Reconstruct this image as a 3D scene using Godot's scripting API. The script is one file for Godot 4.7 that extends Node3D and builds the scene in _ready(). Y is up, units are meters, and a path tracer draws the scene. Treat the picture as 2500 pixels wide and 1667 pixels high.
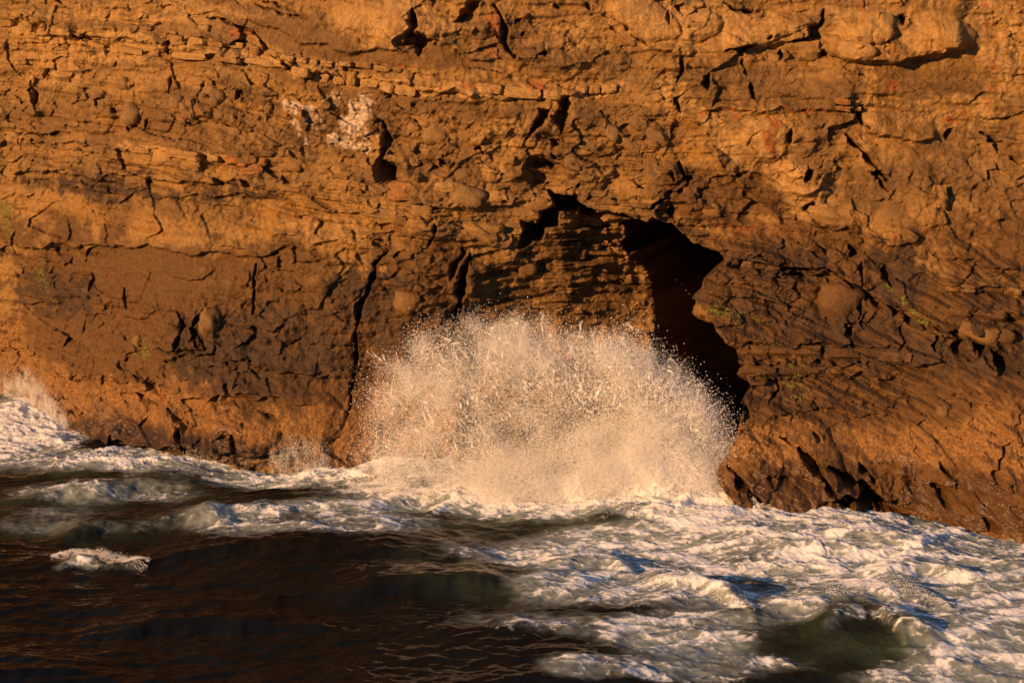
extends Node3D
# A sunlit sea cliff with a sea cave and a wave bursting at its foot. Metres, y up, sea level at y = 0, the cliff looks along +z.

const EYE := Vector3(0.0, 18.0, 75.0)
const TILT := 9.8
const FOV := 20.0

# ------------------------------------------------------------------ camera, sky, sun
func light_and_camera() -> void:
	var cam := Camera3D.new()
	cam.name = "camera"
	cam.position = EYE
	cam.rotation_degrees = Vector3(-TILT, 0, 0)
	cam.fov = FOV
	cam.near = 0.5
	cam.far = 2000.0
	add_child(cam)
	var sky_look := ProceduralSkyMaterial.new()
	sky_look.sky_top_color = Color(0.32, 0.46, 0.60)
	sky_look.sky_horizon_color = Color(0.48, 0.54, 0.58)
	sky_look.sky_curve = 0.12
	sky_look.ground_bottom_color = Color(0.05, 0.05, 0.05)
	sky_look.ground_horizon_color = Color(0.3, 0.28, 0.26)
	sky_look.sun_angle_max = 1.0
	var sky := Sky.new()
	sky.sky_material = sky_look
	var env := Environment.new()
	env.background_mode = Environment.BG_SKY
	env.sky = sky
	env.background_energy_multiplier = 0.66
	env.tonemap_mode = Environment.TONE_MAPPER_LINEAR
	env.tonemap_exposure = 1.6
	env.sdfgi_enabled = true
	env.ssao_enabled = true
	env.ssil_enabled = true
	var we := WorldEnvironment.new()
	we.name = "air"
	we.environment = env
	add_child(we)
	var sun := DirectionalLight3D.new()
	sun.name = "sun"
	sun.light_color = Color(1.0, 0.758, 0.495)
	sun.light_energy = 1.6
	sun.light_angular_distance = 0.5
	sun.shadow_enabled = true
	var az := deg_to_rad(47.0)   # to the left of the cliff's own direction
	var el := deg_to_rad(14.5)
	var to_sun := Vector3(-sin(az) * cos(el), sin(el), cos(az) * cos(el))
	sun.transform = Transform3D(Basis.looking_at(-to_sun, Vector3.UP), Vector3(-30, 30, 40))
	add_child(sun)

# ------------------------------------------------------------------ helpers
func tag(o: Node, label: String, category := "", group := "", kind := "") -> void:
	if label: o.set_meta("label", label)
	if category: o.set_meta("category", category)
	if group: o.set_meta("group", group)
	if kind: o.set_meta("kind", kind)

func noise(sd: int, freq: float, octaves := 4, fractal := FastNoiseLite.FRACTAL_FBM) -> FastNoiseLite:
	var n := FastNoiseLite.new()
	n.seed = sd
	n.noise_type = FastNoiseLite.TYPE_SIMPLEX_SMOOTH
	n.frequency = freq
	n.fractal_type = fractal if octaves > 1 else FastNoiseLite.FRACTAL_NONE
	n.fractal_octaves = octaves
	return n

func cells(sd: int, freq: float, what: int, warp := 0.0, warp_freq := 0.5) -> FastNoiseLite:
	var n := FastNoiseLite.new()
	n.seed = sd
	n.noise_type = FastNoiseLite.TYPE_CELLULAR
	n.frequency = freq
	n.fractal_type = FastNoiseLite.FRACTAL_NONE
	n.cellular_return_type = what
	n.cellular_jitter = 1.0
	if warp > 0.0:
		n.domain_warp_enabled = true
		n.domain_warp_amplitude = warp
		n.domain_warp_frequency = warp_freq
		n.domain_warp_fractal_octaves = 3
	return n

func curve(k: PackedVector2Array, x: float) -> float:
	if x <= k[0].x: return k[0].y
	var n := k.size()
	if x >= k[n - 1].x: return k[n - 1].y
	var i := 0
	while x > k[i + 1].x: i += 1
	var a := k[i]
	var b := k[i + 1]
	var before := k[maxi(i - 1, 0)]
	var after := k[mini(i + 2, n - 1)]
	var t := (x - a.x) / (b.x - a.x)
	var w := b.x - a.x
	var ma := (b.y - before.y) / maxf(b.x - before.x, 0.001) * w
	var mb := (after.y - a.y) / maxf(after.x - a.x, 0.001) * w
	var t2 := t * t
	var t3 := t2 * t
	return (2 * t3 - 3 * t2 + 1) * a.y + (t3 - 2 * t2 + t) * ma + (-2 * t3 + 3 * t2) * b.y + (t3 - t2) * mb

func spread(lo: float, hi: float, step: float, far_lo: float, far_hi: float) -> PackedFloat32Array:
	var low := []
	var x := lo
	var d := step
	while x > far_lo:
		d *= 1.12
		x -= d
		low.append(x)
	low.reverse()
	var out := PackedFloat32Array(low)
	var n := int(round((hi - lo) / step))
	for i in n + 1: out.append(lo + i * step)
	x = hi
	d = step
	while x < far_hi:
		d *= 1.12
		x += d
		out.append(x)
	return out

# ------------------------------------------------------------------ the lie of the cliff
var foot_line := PackedVector2Array([Vector2(-60, -30), Vector2(-30, -14), Vector2(-23, -10), Vector2(-17, -4), Vector2(-13, -0.2), Vector2(-9.5, 0.3), Vector2(-5, 0.8), Vector2(0, 0.2), Vector2(2.6, 0.8), Vector2(4.6, 3.4), Vector2(6.2, 6.4), Vector2(7.6, 7.6), Vector2(9, 7.7), Vector2(11.5, 7.4), Vector2(14.3, 6.6), Vector2(16.5, 9.0), Vector2(18, 10.6), Vector2(24, 13), Vector2(60, 16)])
var head_line := PackedVector2Array([Vector2(-60, -24), Vector2(-30, -13.5), Vector2(-23, -10.8), Vector2(-17, -7), Vector2(-12, -4.2), Vector2(-6, -2.2), Vector2(0, -1), Vector2(6, -0.4), Vector2(12, 0.6), Vector2(20, 2), Vector2(60, 9)])
var lean := PackedVector2Array([Vector2(-3, 1.15), Vector2(0, 1.0), Vector2(2, 0.74), Vector2(4, 0.48), Vector2(6.5, 0.24), Vector2(10, 0.06), Vector2(14, 0.0), Vector2(40, -0.12)])

func lie(x: float, y: float) -> float:
	return lerpf(curve(head_line, x), curve(foot_line, x), curve(lean, y))

# A sight in the survey of the cliff (2500 wide, 1667 high, from the far headland) to the place on the cliff that it meets.
func sight(px: float, py: float) -> Vector3:
	var k := tan(deg_to_rad(FOV / 2))
	return Vector3((px - 1250.0) / 833.5 * k, (833.5 - py) / 833.5 * k, -1.0).rotated(Vector3.RIGHT, deg_to_rad(-TILT))

func spot(px: float, py: float) -> Vector2:
	var d := sight(px, py)
	var z := 0.0
	var p := Vector3.ZERO
	for i in 8:
		p = EYE + d * ((z - EYE.z) / d.z)
		z = lie(p.x, p.y)
	return Vector2(p.x, p.y)

func afloat(px: float, py: float, y := 0.0) -> Vector2:
	var d := sight(px, py)
	var p := EYE + d * ((y - EYE.y) / d.y)
	return Vector2(p.x, p.z)

const PXM := 1.0 / 63.0   # metres to a unit of the survey, at the cliff

# ------------------------------------------------------------------ cliff
var gx: PackedFloat32Array
var gy: PackedFloat32Array
var nx := 0
var ny := 0
var vary: FastNoiseLite
var H: PackedFloat32Array
var WX: PackedFloat32Array
var WY: PackedFloat32Array
const CX0 := -23.4
const CX1 := 20.4
const CY0 := -1.0
const CY1 := 19.4
const CS := 0.0425
var i0 := 0
var j0 := 0

func range_x(a: float, b: float) -> Vector2i:
	return Vector2i(clampi(i0 + int(floor((a - CX0) / CS)), 0, nx - 1), clampi(i0 + int(ceil((b - CX0) / CS)), 0, nx - 1))

func range_y(a: float, b: float) -> Vector2i:
	return Vector2i(clampi(j0 + int(floor((a - CY0) / CS)), 0, ny - 1), clampi(j0 + int(ceil((b - CY0) / CS)), 0, ny - 1))

func trace(pts: Array) -> PackedVector2Array:
	var out := PackedVector2Array()
	for k in range(0, pts.size(), 2): out.append(spot(pts[k], pts[k + 1]))
	return out

# carve a crack along a line: half width in survey units, depth in metres; the rock on the left of it stands a little proud
func crack(carve: PackedFloat32Array, lift: PackedFloat32Array, wide: float, deep: float, pts: Array) -> void:
	var line := trace(pts)
	var total := 0.0
	for k in line.size() - 1: total += line[k].distance_to(line[k + 1])
	var done := 0.0
	var w0 := wide * PXM
	var lip := 0.10 + w0 * 1.6
	var m := maxf(w0 * 1.8, lip * 2.0) + 0.2
	for k in line.size() - 1:
		var a := line[k]
		var b := line[k + 1]
		var ab := b - a
		var l2 := maxf(ab.length_squared(), 1e-6)
		var l := sqrt(l2)
		var rx := range_x(minf(a.x, b.x) - m, maxf(a.x, b.x) + m)
		var ry := range_y(minf(a.y, b.y) - m, maxf(a.y, b.y) + m)
		var side := 1.0 if ab.x * 1.0 - ab.y * 1.6 > 0.0 else -1.0
		for j in range(ry.x, ry.y + 1):
			for i in range(rx.x, rx.y + 1):
				var n := j * nx + i
				var q := Vector2(gx[i] + WX[n] * 0.55, gy[j] + WY[n] * 0.55)
				var t := clampf((q - a).dot(ab) / l2, 0.0, 1.0)
				var d := q.distance_to(a + ab * t)
				if d > m: continue
				var along := done + t * l
				var s := along / total
				var taper := minf(1.0, 0.2 + 3.5 * minf(s, 1.0 - s))
				var w := w0 * taper * clampf(0.85 + 1.3 * vary.get_noise_2d(along * 1.4, line[0].x * 7.0), 0.25, 1.6)
				var left := ab.cross(q - a) * side > 0.0
				if left:
					var v := deep * 0.34 * taper * exp(-d / lip) * (1.0 - smoothstep(m * 0.6, m, d))
					if v > lift[n]: lift[n] = v
				var f := d / w * (1.8 if left else 0.8)
				if f < 1.0:
					var v := deep * minf(1.0, (1.0 - f) * 2.0) * (0.4 + 0.6 * taper)
					if v > carve[n]: carve[n] = v
		done += l

# a ledge along a line: the rock above it stands out by so much, and falls back over the reach
func ledge(add: PackedFloat32Array, amount: float, reach: float, pts: Array) -> void:
	var line := trace(pts)
	var m := reach * 2.2 + 0.2
	var rx := range_x(line[0].x - 0.1, line[line.size() - 1].x + 0.1)
	for i in range(rx.x, rx.y + 1):
		var x := gx[i]
		var k := 0
		while k < line.size() - 2 and x > line[k + 1].x: k += 1
		var t := clampf((x - line[k].x) / maxf(line[k + 1].x - line[k].x, 0.01), 0.0, 1.0)
		var y := lerpf(line[k].y, line[k + 1].y, t)
		var s := clampf((x - line[0].x) / maxf(line[line.size() - 1].x - line[0].x, 0.01), 0.0, 1.0)
		var ends := smoothstep(0.0, 0.12, s) * smoothstep(1.0, 0.88, s)
		var ry := range_y(y - 0.5, y + m)
		for j in range(ry.x, ry.y + 1):
			var n := j * nx + i
			var d := gy[j] + WY[n] - y
			add[n] += amount * ends * (exp(-d / reach) if d > 0.0 else exp(d / 0.05))

func patch(mask: PackedFloat32Array, v: float, px: float, py: float, rx_: float, ry_: float, turn := 0.0) -> void:
	var c := spot(px, py)
	var a := rx_ * PXM
	var b := ry_ * PXM
	var r := maxf(a, b) * 1.5
	var co := cos(deg_to_rad(turn))
	var si := sin(deg_to_rad(turn))
	var xr := range_x(c.x - r, c.x + r)
	var yr := range_y(c.y - r, c.y + r)
	for j in range(yr.x, yr.y + 1):
		for i in range(xr.x, xr.y + 1):
			var n := j * nx + i
			var dx := gx[i] + WX[n] - c.x
			var dy := gy[j] + WY[n] - c.y
			var u := (dx * co + dy * si) / a
			var w := (-dx * si + dy * co) / b
			var d := u * u + w * w
			if d < 2.25:
				mask[n] = maxf(mask[n], v * smoothstep(2.25, 0.2, d))

func dome(add: PackedFloat32Array, v: float, px: float, py: float, rx_: float, ry_: float, turn := 0.0) -> void:
	var c := spot(px, py)
	var a := rx_ * PXM
	var b := ry_ * PXM
	var r := maxf(a, b) * 1.1
	var co := cos(deg_to_rad(turn))
	var si := sin(deg_to_rad(turn))
	var xr := range_x(c.x - r, c.x + r)
	var yr := range_y(c.y - r, c.y + r)
	for j in range(yr.x, yr.y + 1):
		for i in range(xr.x, xr.y + 1):
			var n := j * nx + i
			var dx := gx[i] + WX[n] * 0.6 - c.x
			var dy := gy[j] + WY[n] * 0.6 - c.y
			var u := (dx * co + dy * si) / a
			var w := (-dx * si + dy * co) / b
			var d := u * u + w * w
			if d < 1.0: add[n] += v * (0.55 if v > 0.0 else 1.0) * sqrt(1.0 - d)

func in_polygon(p: Vector2, poly: PackedVector2Array) -> float:
	var d := INF
	var inside := false
	var n := poly.size()
	var k := n - 1
	for i in n:
		var a := poly[k]
		var b := poly[i]
		var ab := b - a
		var t := clampf((p - a).dot(ab) / maxf(ab.length_squared(), 1e-6), 0.0, 1.0)
		d = minf(d, p.distance_squared_to(a + ab * t))
		if (a.y > p.y) != (b.y > p.y) and p.x < (b.x - a.x) * (p.y - a.y) / (b.y - a.y) + a.x: inside = not inside
		k = i
	return sqrt(d) if inside else -sqrt(d)

# broken faces: cells, each a tilted plane of its own
var cell_at: PackedVector3Array
var cell_tilt: PackedVector2Array
const CELLS := 96

func make_cells() -> void:
	var rng := RandomNumberGenerator.new()
	rng.seed = 31337
	for k in CELLS * CELLS:
		cell_at.append(Vector3(rng.randf(), rng.randf(), rng.randf_range(-1.0, 1.0)))
		cell_tilt.append(Vector2(rng.randfn() * 0.5, rng.randfn() * 0.5))

func facet(u: float, v: float) -> float:
	var cu := int(floor(u))
	var cv := int(floor(v))
	var best := 1e9
	var bk := 0
	var bx := 0.0
	var by := 0.0
	for dv in [-1, 0, 1]:
		var row: int = posmod(cv + dv, CELLS) * CELLS
		for du in [-1, 0, 1]:
			var k: int = row + posmod(cu + du, CELLS)
			var c := cell_at[k]
			var x: float = u - cu - du - c.x
			var y: float = v - cv - dv - c.y
			var d := x * x + y * y
			if d < best:
				best = d
				bk = k
				bx = x
				by = y
	return cell_at[bk].z * 0.5 + cell_tilt[bk].x * bx + cell_tilt[bk].y * by

func new_mask() -> PackedFloat32Array:
	var m := PackedFloat32Array()
	m.resize(nx * ny)
	return m

var rock_look: StandardMaterial3D

func rock_material(tint := Color.WHITE, vertex := true) -> StandardMaterial3D:
	var m := StandardMaterial3D.new()
	m.vertex_color_use_as_albedo = vertex
	m.albedo_color = tint
	m.roughness = 0.74
	m.metallic_specular = 0.42
	m.uv1_triplanar = true
	m.uv1_world_triplanar = true
	m.uv1_scale = Vector3(0.42, 0.42, 0.42)
	m.albedo_texture = grain_texture
	m.heightmap_enabled = true
	m.heightmap_texture = relief_texture
	m.heightmap_scale = 4.0
	return m

var grain_texture: NoiseTexture2D
var relief_texture: NoiseTexture2D

func textures() -> void:
	grain_texture = NoiseTexture2D.new()
	grain_texture.width = 1024
	grain_texture.height = 1024
	grain_texture.seamless = true
	grain_texture.noise = noise(5, 0.012, 7)
	var ramp := Gradient.new()
	ramp.set_color(0, Color(0.74, 0.72, 0.70))
	ramp.set_color(1, Color(1.0, 1.0, 1.0))
	ramp.add_point(0.5, Color(0.93, 0.925, 0.92))
	grain_texture.color_ramp = ramp
	relief_texture = NoiseTexture2D.new()
	relief_texture.width = 1024
	relief_texture.height = 1024
	relief_texture.seamless = true
	relief_texture.noise = noise(9, 0.016, 6, FastNoiseLite.FRACTAL_RIDGED)

func make_cliff() -> void:
	gx = spread(CX0, CX1, CS, -60.0, 55.0)
	gy = spread(CY0, CY1, CS, -3.0, 42.0)
	nx = gx.size()
	ny = gy.size()
	while gx[i0] < CX0 - 0.001: i0 += 1
	while gy[j0] < CY0 - 0.001: j0 += 1
	var total := nx * ny
	H = new_mask()
	WX = new_mask()
	WY = new_mask()
	var w1 := noise(11, 0.55, 4)
	var w2 := noise(12, 0.55, 4)
	for j in ny:
		for i in nx:
			var n := j * nx + i
			WX[n] = w1.get_noise_2d(gx[i], gy[j]) * 0.34
			WY[n] = w2.get_noise_2d(gx[i], gy[j]) * 0.30
	print("warp ", Time.get_ticks_msec())
	# --- authored relief
	var carve := new_mask()
	var add := new_mask()
	var cracks := [
		[8, 0.5, [20, 98, 27, 152, 38, 177]], [9, 0.7, [76, 197, 85, 235, 80, 260, 87, 280]], [7, 0.3, [105, 195, 126, 170]], [12, 0.6, [186, 78, 206, 92, 214, 82]],
		[8, 0.5, [404, 100, 420, 98, 438, 96]], [6, 0.5, [405, 135, 412, 114]], [6, 0.4, [502, 42, 564, 58, 611, 78, 650, 112, 687, 145, 705, 168]], [14, 0.7, [690, 150, 708, 168]],
		[4, 0.25, [614, 4, 687, 33, 755, 47]], [4, 0.25, [640, 0, 690, 18, 720, 28]], [7, 0.4, [423, 186, 416, 226]], [9, 0.5, [502, 197, 488, 251]], [7, 0.4, [590, 220, 578, 240]], [9, 0.5, [310, 318, 298, 278]],
		[7, 0.3, [356, 320, 366, 292]], [6, 0.3, [274, 260, 280, 272]], [7, 0.4, [517, 430, 553, 448]], [8, 0.4, [588, 440, 608, 452]], [7, 0.4, [688, 430, 700, 450]], [5, 0.3, [180, 325, 0, 330]],
		[16, 0.9, [1006, 20, 1013, 54, 1002, 84, 1020, 96]], [24, 1.0, [992, 100, 1030, 96, 1078, 104]], [15, 0.8, [1182, 0, 1145, 38, 1108, 50]], [9, 0.6, [1208, 14, 1233, 65, 1237, 101, 1258, 140]],
		[7, 0.4, [1252, 58, 1262, 46, 1272, 42]], [7, 0.4, [1270, 90, 1276, 76]], [10, 0.6, [1262, 132, 1254, 140]], [9, 0.5, [1314, 132, 1334, 128]], [20, 0.9, [1384, 226, 1390, 250, 1380, 285, 1366, 326]], [17, 0.9, [1346, 268, 1320, 305, 1284, 342]],
		[13, 0.7, [930, 296, 950, 345, 940, 380, 930, 400]], [26, 1.0, [925, 392, 950, 420, 960, 440]], [10, 0.5, [1172, 356, 1180, 384]], [8, 0.4, [1068, 388, 1090, 402]], [10, 0.5, [1330, 392, 1380, 406]], [8, 0.4, [1346, 336, 1375, 352]],
		[9, 0.5, [1366, 388, 1352, 372]], [8, 0.5, [1602, 388, 1638, 414, 1646, 436]], [12, 0.6, [1655, 396, 1666, 432, 1690, 440]], [9, 0.6, [1580, 512, 1612, 490, 1640, 472, 1676, 452]], [20, 0.9, [1632, 512, 1650, 508]],
		[10, 0.6, [1660, 134, 1667, 181, 1653, 206]], [9, 0.5, [1650, 260, 1662, 240, 1676, 228]], [4, 0.3, [1494, 40, 1530, 69, 1570, 94, 1602, 119]], [5, 0.3, [1636, 20, 1632, 62]], [6, 0.3, [1350, 4, 1370, 22]], [6, 0.3, [1440, 28, 1436, 4]],
		[10, 0.6, [1766, 120, 1800, 115, 1840, 110]], [9, 0.6, [1930, 106, 1960, 100, 1994, 80, 2012, 55, 2014, 24]], [7, 0.4, [1770, 10, 1800, 22, 1860, 26]], [14, 0.8, [1914, 122, 1912, 146]], [10, 0.5, [2004, 120, 2020, 140]], [8, 0.4, [1880, 90, 1878, 82]],
		[13, 0.7, [2165, 100, 2166, 132]], [8, 0.5, [2168, 110, 2152, 106]], [7, 0.4, [2166, 60, 2172, 90]], [12, 0.6, [2196, 54, 2214, 36]], [6, 0.4, [1823, 195, 1840, 225, 1852, 249]], [5, 0.3, [1816, 142, 1823, 188]], [6, 0.5, [2102, 262, 2109, 300, 2120, 312]],
		[9, 0.6, [2069, 322, 2091, 350, 2116, 376, 2141, 408, 2131, 426, 2167, 466]], [14, 0.8, [2132, 418, 2168, 440]], [9, 0.5, [1730, 181, 1726, 217]], [10, 0.6, [1657, 246, 1664, 280]], [6, 0.4, [1925, 318, 1932, 350]], [10, 0.6, [1964, 437, 1990, 416]], [12, 0.6, [1979, 492, 1984, 515]],
		[8, 0.4, [2312, 470, 2314, 505]], [7, 0.4, [2329, 312, 2315, 342]], [8, 0.4, [2405, 318, 2452, 354, 2438, 380]], [6, 0.3, [2474, 380, 2500, 402]], [8, 0.4, [2110, 255, 2100, 285]],
		[6, 0.4, [207, 626, 222, 612, 245, 596]], [5, 0.3, [218, 716, 226, 668]], [7, 0.4, [306, 699, 314, 752]], [8, 0.6, [436, 756, 448, 795, 432, 830]], [13, 0.6, [440, 815, 428, 852]], [9, 0.8, [497, 756, 471, 802, 505, 837, 509, 854]], [16, 0.6, [474, 820, 492, 850]],
		[4, 0.3, [385, 850, 440, 856, 509, 856]], [4, 0.35, [624, 622, 624, 730, 616, 791]], [9, 0.5, [325, 909, 367, 940, 386, 963]], [11, 0.5, [329, 963, 383, 994]], [9, 0.5, [406, 1001, 440, 1030, 475, 1051]], [6, 0.3, [635, 1003, 690, 1024]], [5, 0.3, [574, 958, 628, 955]],
		[8, 0.6, [940, 595, 947, 611, 917, 638, 917, 672, 882, 748, 871, 814, 867, 890, 850, 1020]], [8, 0.5, [1120, 599, 1135, 618, 1100, 680]], [14, 1.0, [1150, 620, 1131, 703, 1112, 779, 1106, 870]], [6, 0.4, [1062, 538, 1066, 565, 1043, 599]], [8, 0.5, [1030, 520, 1060, 540]],
		[6, 0.5, [1765, 630, 1880, 649, 2014, 657]], [10, 0.7, [2014, 657, 2079, 695, 2147, 733, 2235, 779, 2350, 802, 2396, 833]], [20, 0.9, [2350, 802, 2396, 833, 2500, 909]], [9, 0.6, [2102, 641, 2102, 710, 2105, 748, 2098, 775, 2113, 802]], [8, 0.4, [2060, 820, 2085, 805]],
		[7, 0.4, [2200, 800, 2206, 830, 2190, 850]], [6, 0.4, [2290, 800, 2275, 850]], [9, 0.5, [2100, 630, 2072, 590]], [12, 0.5, [2160, 640, 2176, 700]], [10, 0.6, [2330, 810, 2345, 850, 2370, 880]],
		[13, 0.8, [1948, 1091, 1992, 1125, 2017, 1174, 2051, 1218]], [13, 0.8, [2017, 1125, 2075, 1164, 2139, 1188]], [9, 0.6, [2095, 1120, 2140, 1176]], [24, 0.9, [2041, 1225, 2120, 1205, 2200, 1244]], [13, 0.8, [1777, 1140, 1846, 1213, 1895, 1252]],
		[9, 0.6, [2292, 1115, 2300, 1135, 2330, 1164]], [7, 0.5, [2276, 1184, 2330, 1188]], [8, 0.5, [2310, 1195, 2310, 1240]], [6, 0.4, [1982, 1056, 2007, 1076]], [7, 0.4, [2412, 1165, 2452, 1072]], [6, 0.4, [1900, 1060, 1940, 1090]], [9, 0.5, [2400, 1260, 2440, 1300]], [34, 2.0, [1410, 484, 1370, 520, 1330, 556, 1272, 612]], [20, 1.2, [1390, 500, 1440, 512, 1470, 516]], [40, 2.6, [1540, 560, 1600, 575, 1660, 605]], [30, 2.2, [1560, 580, 1550, 640]],
		[6, 0.4, [1900, 905, 1910, 960, 1880, 990]], [5, 0.3, [1990, 980, 2000, 1010]], [8, 0.5, [1820, 960, 1830, 1010, 1815, 1030]], [10, 0.5, [270, 1060, 285, 1100]], [10, 0.5, [430, 1040, 450, 1110]], [7, 0.4, [560, 1050, 580, 1100]]]
	vary = noise(88, 1.0, 2)
	var lift := new_mask()
	for c in cracks: crack(carve, lift, c[0], c[1] * 1.15, c[2])
	for r in rows: crack(carve, lift, r[1] * 0.62, 0.22, [r[0][0], r[0][1] + r[1] * 0.5] + between(r))
	print("cracks ", Time.get_ticks_msec())
	var ledges := [
		[0.35, 0.5, [0, 70, 200, 85, 410, 104, 620, 150, 720, 176, 850, 192, 1030, 220, 1250, 232, 1510, 220]], [0.30, 0.5, [0, 40, 120, 55, 190, 74]], [0.35, 0.9, [540, 4, 632, 58, 723, 94, 850, 119, 985, 116, 1080, 108, 1190, 150, 1260, 150]],
		[0.25, 0.4, [250, 352, 300, 362, 546, 392, 660, 400]], [0.30, 0.5, [0, 340, 120, 345, 240, 355]], [0.25, 0.35, [0, 420, 200, 412, 400, 440, 560, 440, 700, 460]], [0.22, 0.3, [300, 480, 560, 470, 760, 500, 900, 520]],
		[0.3, 0.5, [640, 560, 800, 590, 940, 600]], [0.35, 0.6, [0, 600, 240, 590, 420, 600, 620, 625, 740, 590]], [0.45, 0.8, [880, 420, 980, 480, 1100, 500, 1240, 500, 1300, 490]], [0.4, 0.8, [985, 545, 1140, 590, 1240, 610]],
		[0.4, 0.7, [1760, 118, 1850, 112, 1990, 96]], [0.7, 1.1, [2030, 140, 2070, 150, 2156, 148, 2275, 128, 2362, 118]], [0.35, 0.9, [1480, 20, 1530, 72, 1604, 122, 1700, 126]], [0.3, 0.3, [1708, 264, 1850, 264, 2098, 262]], [0.2, 0.3, [1870, 233, 2100, 238]],
		[0.4, 0.5, [2105, 310, 2149, 328, 2228, 343, 2300, 335]], [0.4, 0.7, [1700, 350, 1800, 440, 1920, 560]], [0.5, 0.8, [1780, 640, 1880, 655, 2014, 664, 2147, 740, 2235, 786, 2350, 812, 2500, 918]], [0.35, 0.6, [1960, 556, 2060, 552, 2150, 580, 2260, 600]],
		[0.35, 0.4, [1720, 800, 1850, 840, 2060, 842, 2220, 850]], [0.3, 0.3, [1810, 880, 1960, 892, 2180, 880, 2340, 870]], [0.4, 0.5, [1812, 935, 1920, 930, 2060, 920, 2200, 905]], [0.3, 0.3, [2300, 690, 2400, 700, 2500, 712]], [0.3, 0.3, [2310, 740, 2400, 745, 2500, 765]], [0.3, 0.4, [2290, 620, 2400, 640, 2500, 655]],
		[0.35, 0.6, [380, 862, 520, 862, 700, 900, 860, 930]], [0.3, 0.5, [300, 930, 420, 980, 560, 960, 800, 985]], [0.5, 0.5, [180, 1080, 300, 1075, 430, 1095, 640, 1095, 740, 1085]], [0.3, 0.4, [1850, 1010, 2000, 1000, 2200, 1012]], [0.3, 0.5, [2200, 1050, 2320, 1130, 2480, 1160]]]
	for l in ledges: ledge(add, l[0], l[1], l[2])
	var domes := [
		[0.4, 915, 40, 90, 50], [0.5, 1070, 60, 55, 28], [0.4, 1160, 70, 50, 26], [0.7, 1570, 40, 90, 52, -25], [0.5, 1700, 60, 60, 40], [0.6, 1890, 70, 110, 28, 14], [0.6, 2098, 72, 45, 48], [0.5, 2087, 126, 36, 22], [0.5, 2152, 72, 24, 34], [0.7, 2318, 85, 68, 36],
		[0.4, 2440, 150, 50, 50], [0.6, 1320, 130, 110, 60, -15], [0.35, 1460, 150, 80, 50], [0.5, 1450, 320, 90, 50, -20], [0.45, 1560, 320, 70, 40, -20], [0.5, 1200, 300, 90, 50, 20], [0.4, 1050, 340, 70, 50], [0.35, 880, 300, 40, 50], [0.5, 1430, 420, 60, 30, -30],
		[0.5, 1860, 340, 60, 60], [0.6, 1620, 420, 50, 30], [0.5, 1740, 400, 60, 40, -30], [0.4, 1980, 440, 60, 40], [0.35, 2200, 420, 110, 60, -35], [0.5, 1740, 720, 40, 45], [0.5, 2060, 755, 50, 50], [0.45, 2160, 770, 40, 40], [0.4, 2240, 840, 50, 45],
		[0.5, 330, 720, 70, 60], [0.45, 520, 790, 26, 50], [0.5, 400, 820, 50, 60], [0.5, 180, 880, 70, 50], [0.45, 700, 780, 60, 60], [0.5, 950, 860, 60, 50], [0.5, 1010, 720, 60, 60], [0.6, 1170, 700, 40, 60], [0.7, 600, 1050, 90, 50], [0.6, 400, 1050, 60, 60], [0.6, 250, 1040, 60, 60],
		[0.6, 760, 1020, 90, 60], [0.8, 1950, 1080, 110, 60, -30], [0.7, 2200, 1090, 110, 60, -20], [0.8, 2440, 1200, 80, 60, -20], [0.6, 1850, 1130, 60, 60], [0.5, 2060, 1200, 60, 40, -35], [0.5, 470, 260, 60, 50], [0.45, 380, 280, 60, 50], [0.4, 300, 230, 40, 40], [0.4, 250, 280, 30, 50], [0.4, 560, 280, 40, 40],
		[-0.9, 1330, 420, 60, 40], [-0.8, 1640, 510, 40, 26], [-0.6, 960, 425, 30, 30], [-0.5, 1010, 100, 50, 22]]
	for d in domes: dome(add, d[0], d[1], d[2], d[3], d[4], d[5] if d.size() > 5 else 0.0)
	print("ledges ", Time.get_ticks_msec())
	# --- where which rock is
	var lumpy := new_mask()
	for a in [[1, 450, 270, 230, 90], [0.8, 1050, 330, 130, 120], [1, 1480, 330, 150, 70, -20], [0.8, 1340, 100, 120, 60], [0.8, 1650, 420, 120, 80], [0.7, 2000, 420, 120, 80, -40], [0.6, 1050, 480, 150, 50], [0.5, 2060, 560, 130, 50]]:
		patch(lumpy, a[0], a[1], a[2], a[3], a[4], a[5] if a.size() > 5 else 0.0)
	var smooth := new_mask()
	for a in [[1, 700, 80, 220, 34, -18], [1, 1020, 140, 160, 24, -6], [0.8, 760, 200, 120, 24, -10], [0.8, 2300, 190, 150, 60], [0.8, 1950, 210, 150, 50], [0.8, 400, 640, 220, 80], [0.7, 2240, 360, 150, 80], [1, 1570, 40, 80, 50, -25], [0.6, 780, 1010, 160, 60], [0.7, 2100, 1080, 180, 60], [0.6, 2140, 480, 120, 60], [0.9, 915, 40, 90, 50], [0.8, 1830, 70, 120, 40], [0.8, 2310, 80, 110, 50], [0.8, 2090, 70, 60, 60], [0.6, 1340, 260, 100, 40], [0.7, 1860, 330, 60, 50]]:
		patch(smooth, a[0], a[1], a[2], a[3], a[4], a[5] if a.size() > 5 else 0.0)
	var laminar := new_mask()
	for a in [[1, 2400, 700, 130, 90], [1, 2000, 880, 230, 60], [1, 1480, 560, 180, 70], [0.8, 1850, 700, 120, 90], [0.8, 1050, 560, 130, 40], [0.8, 250, 420, 260, 50], [0.6, 700, 490, 200, 50], [0.7, 1400, 720, 200, 100], [0.7, 250, 100, 260, 40], [0.5, 2000, 250, 250, 30], [0.6, 2000, 980, 300, 40]]:
		patch(laminar, a[0], a[1], a[2], a[3], a[4], a[5] if a.size() > 5 else 0.0)
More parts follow.
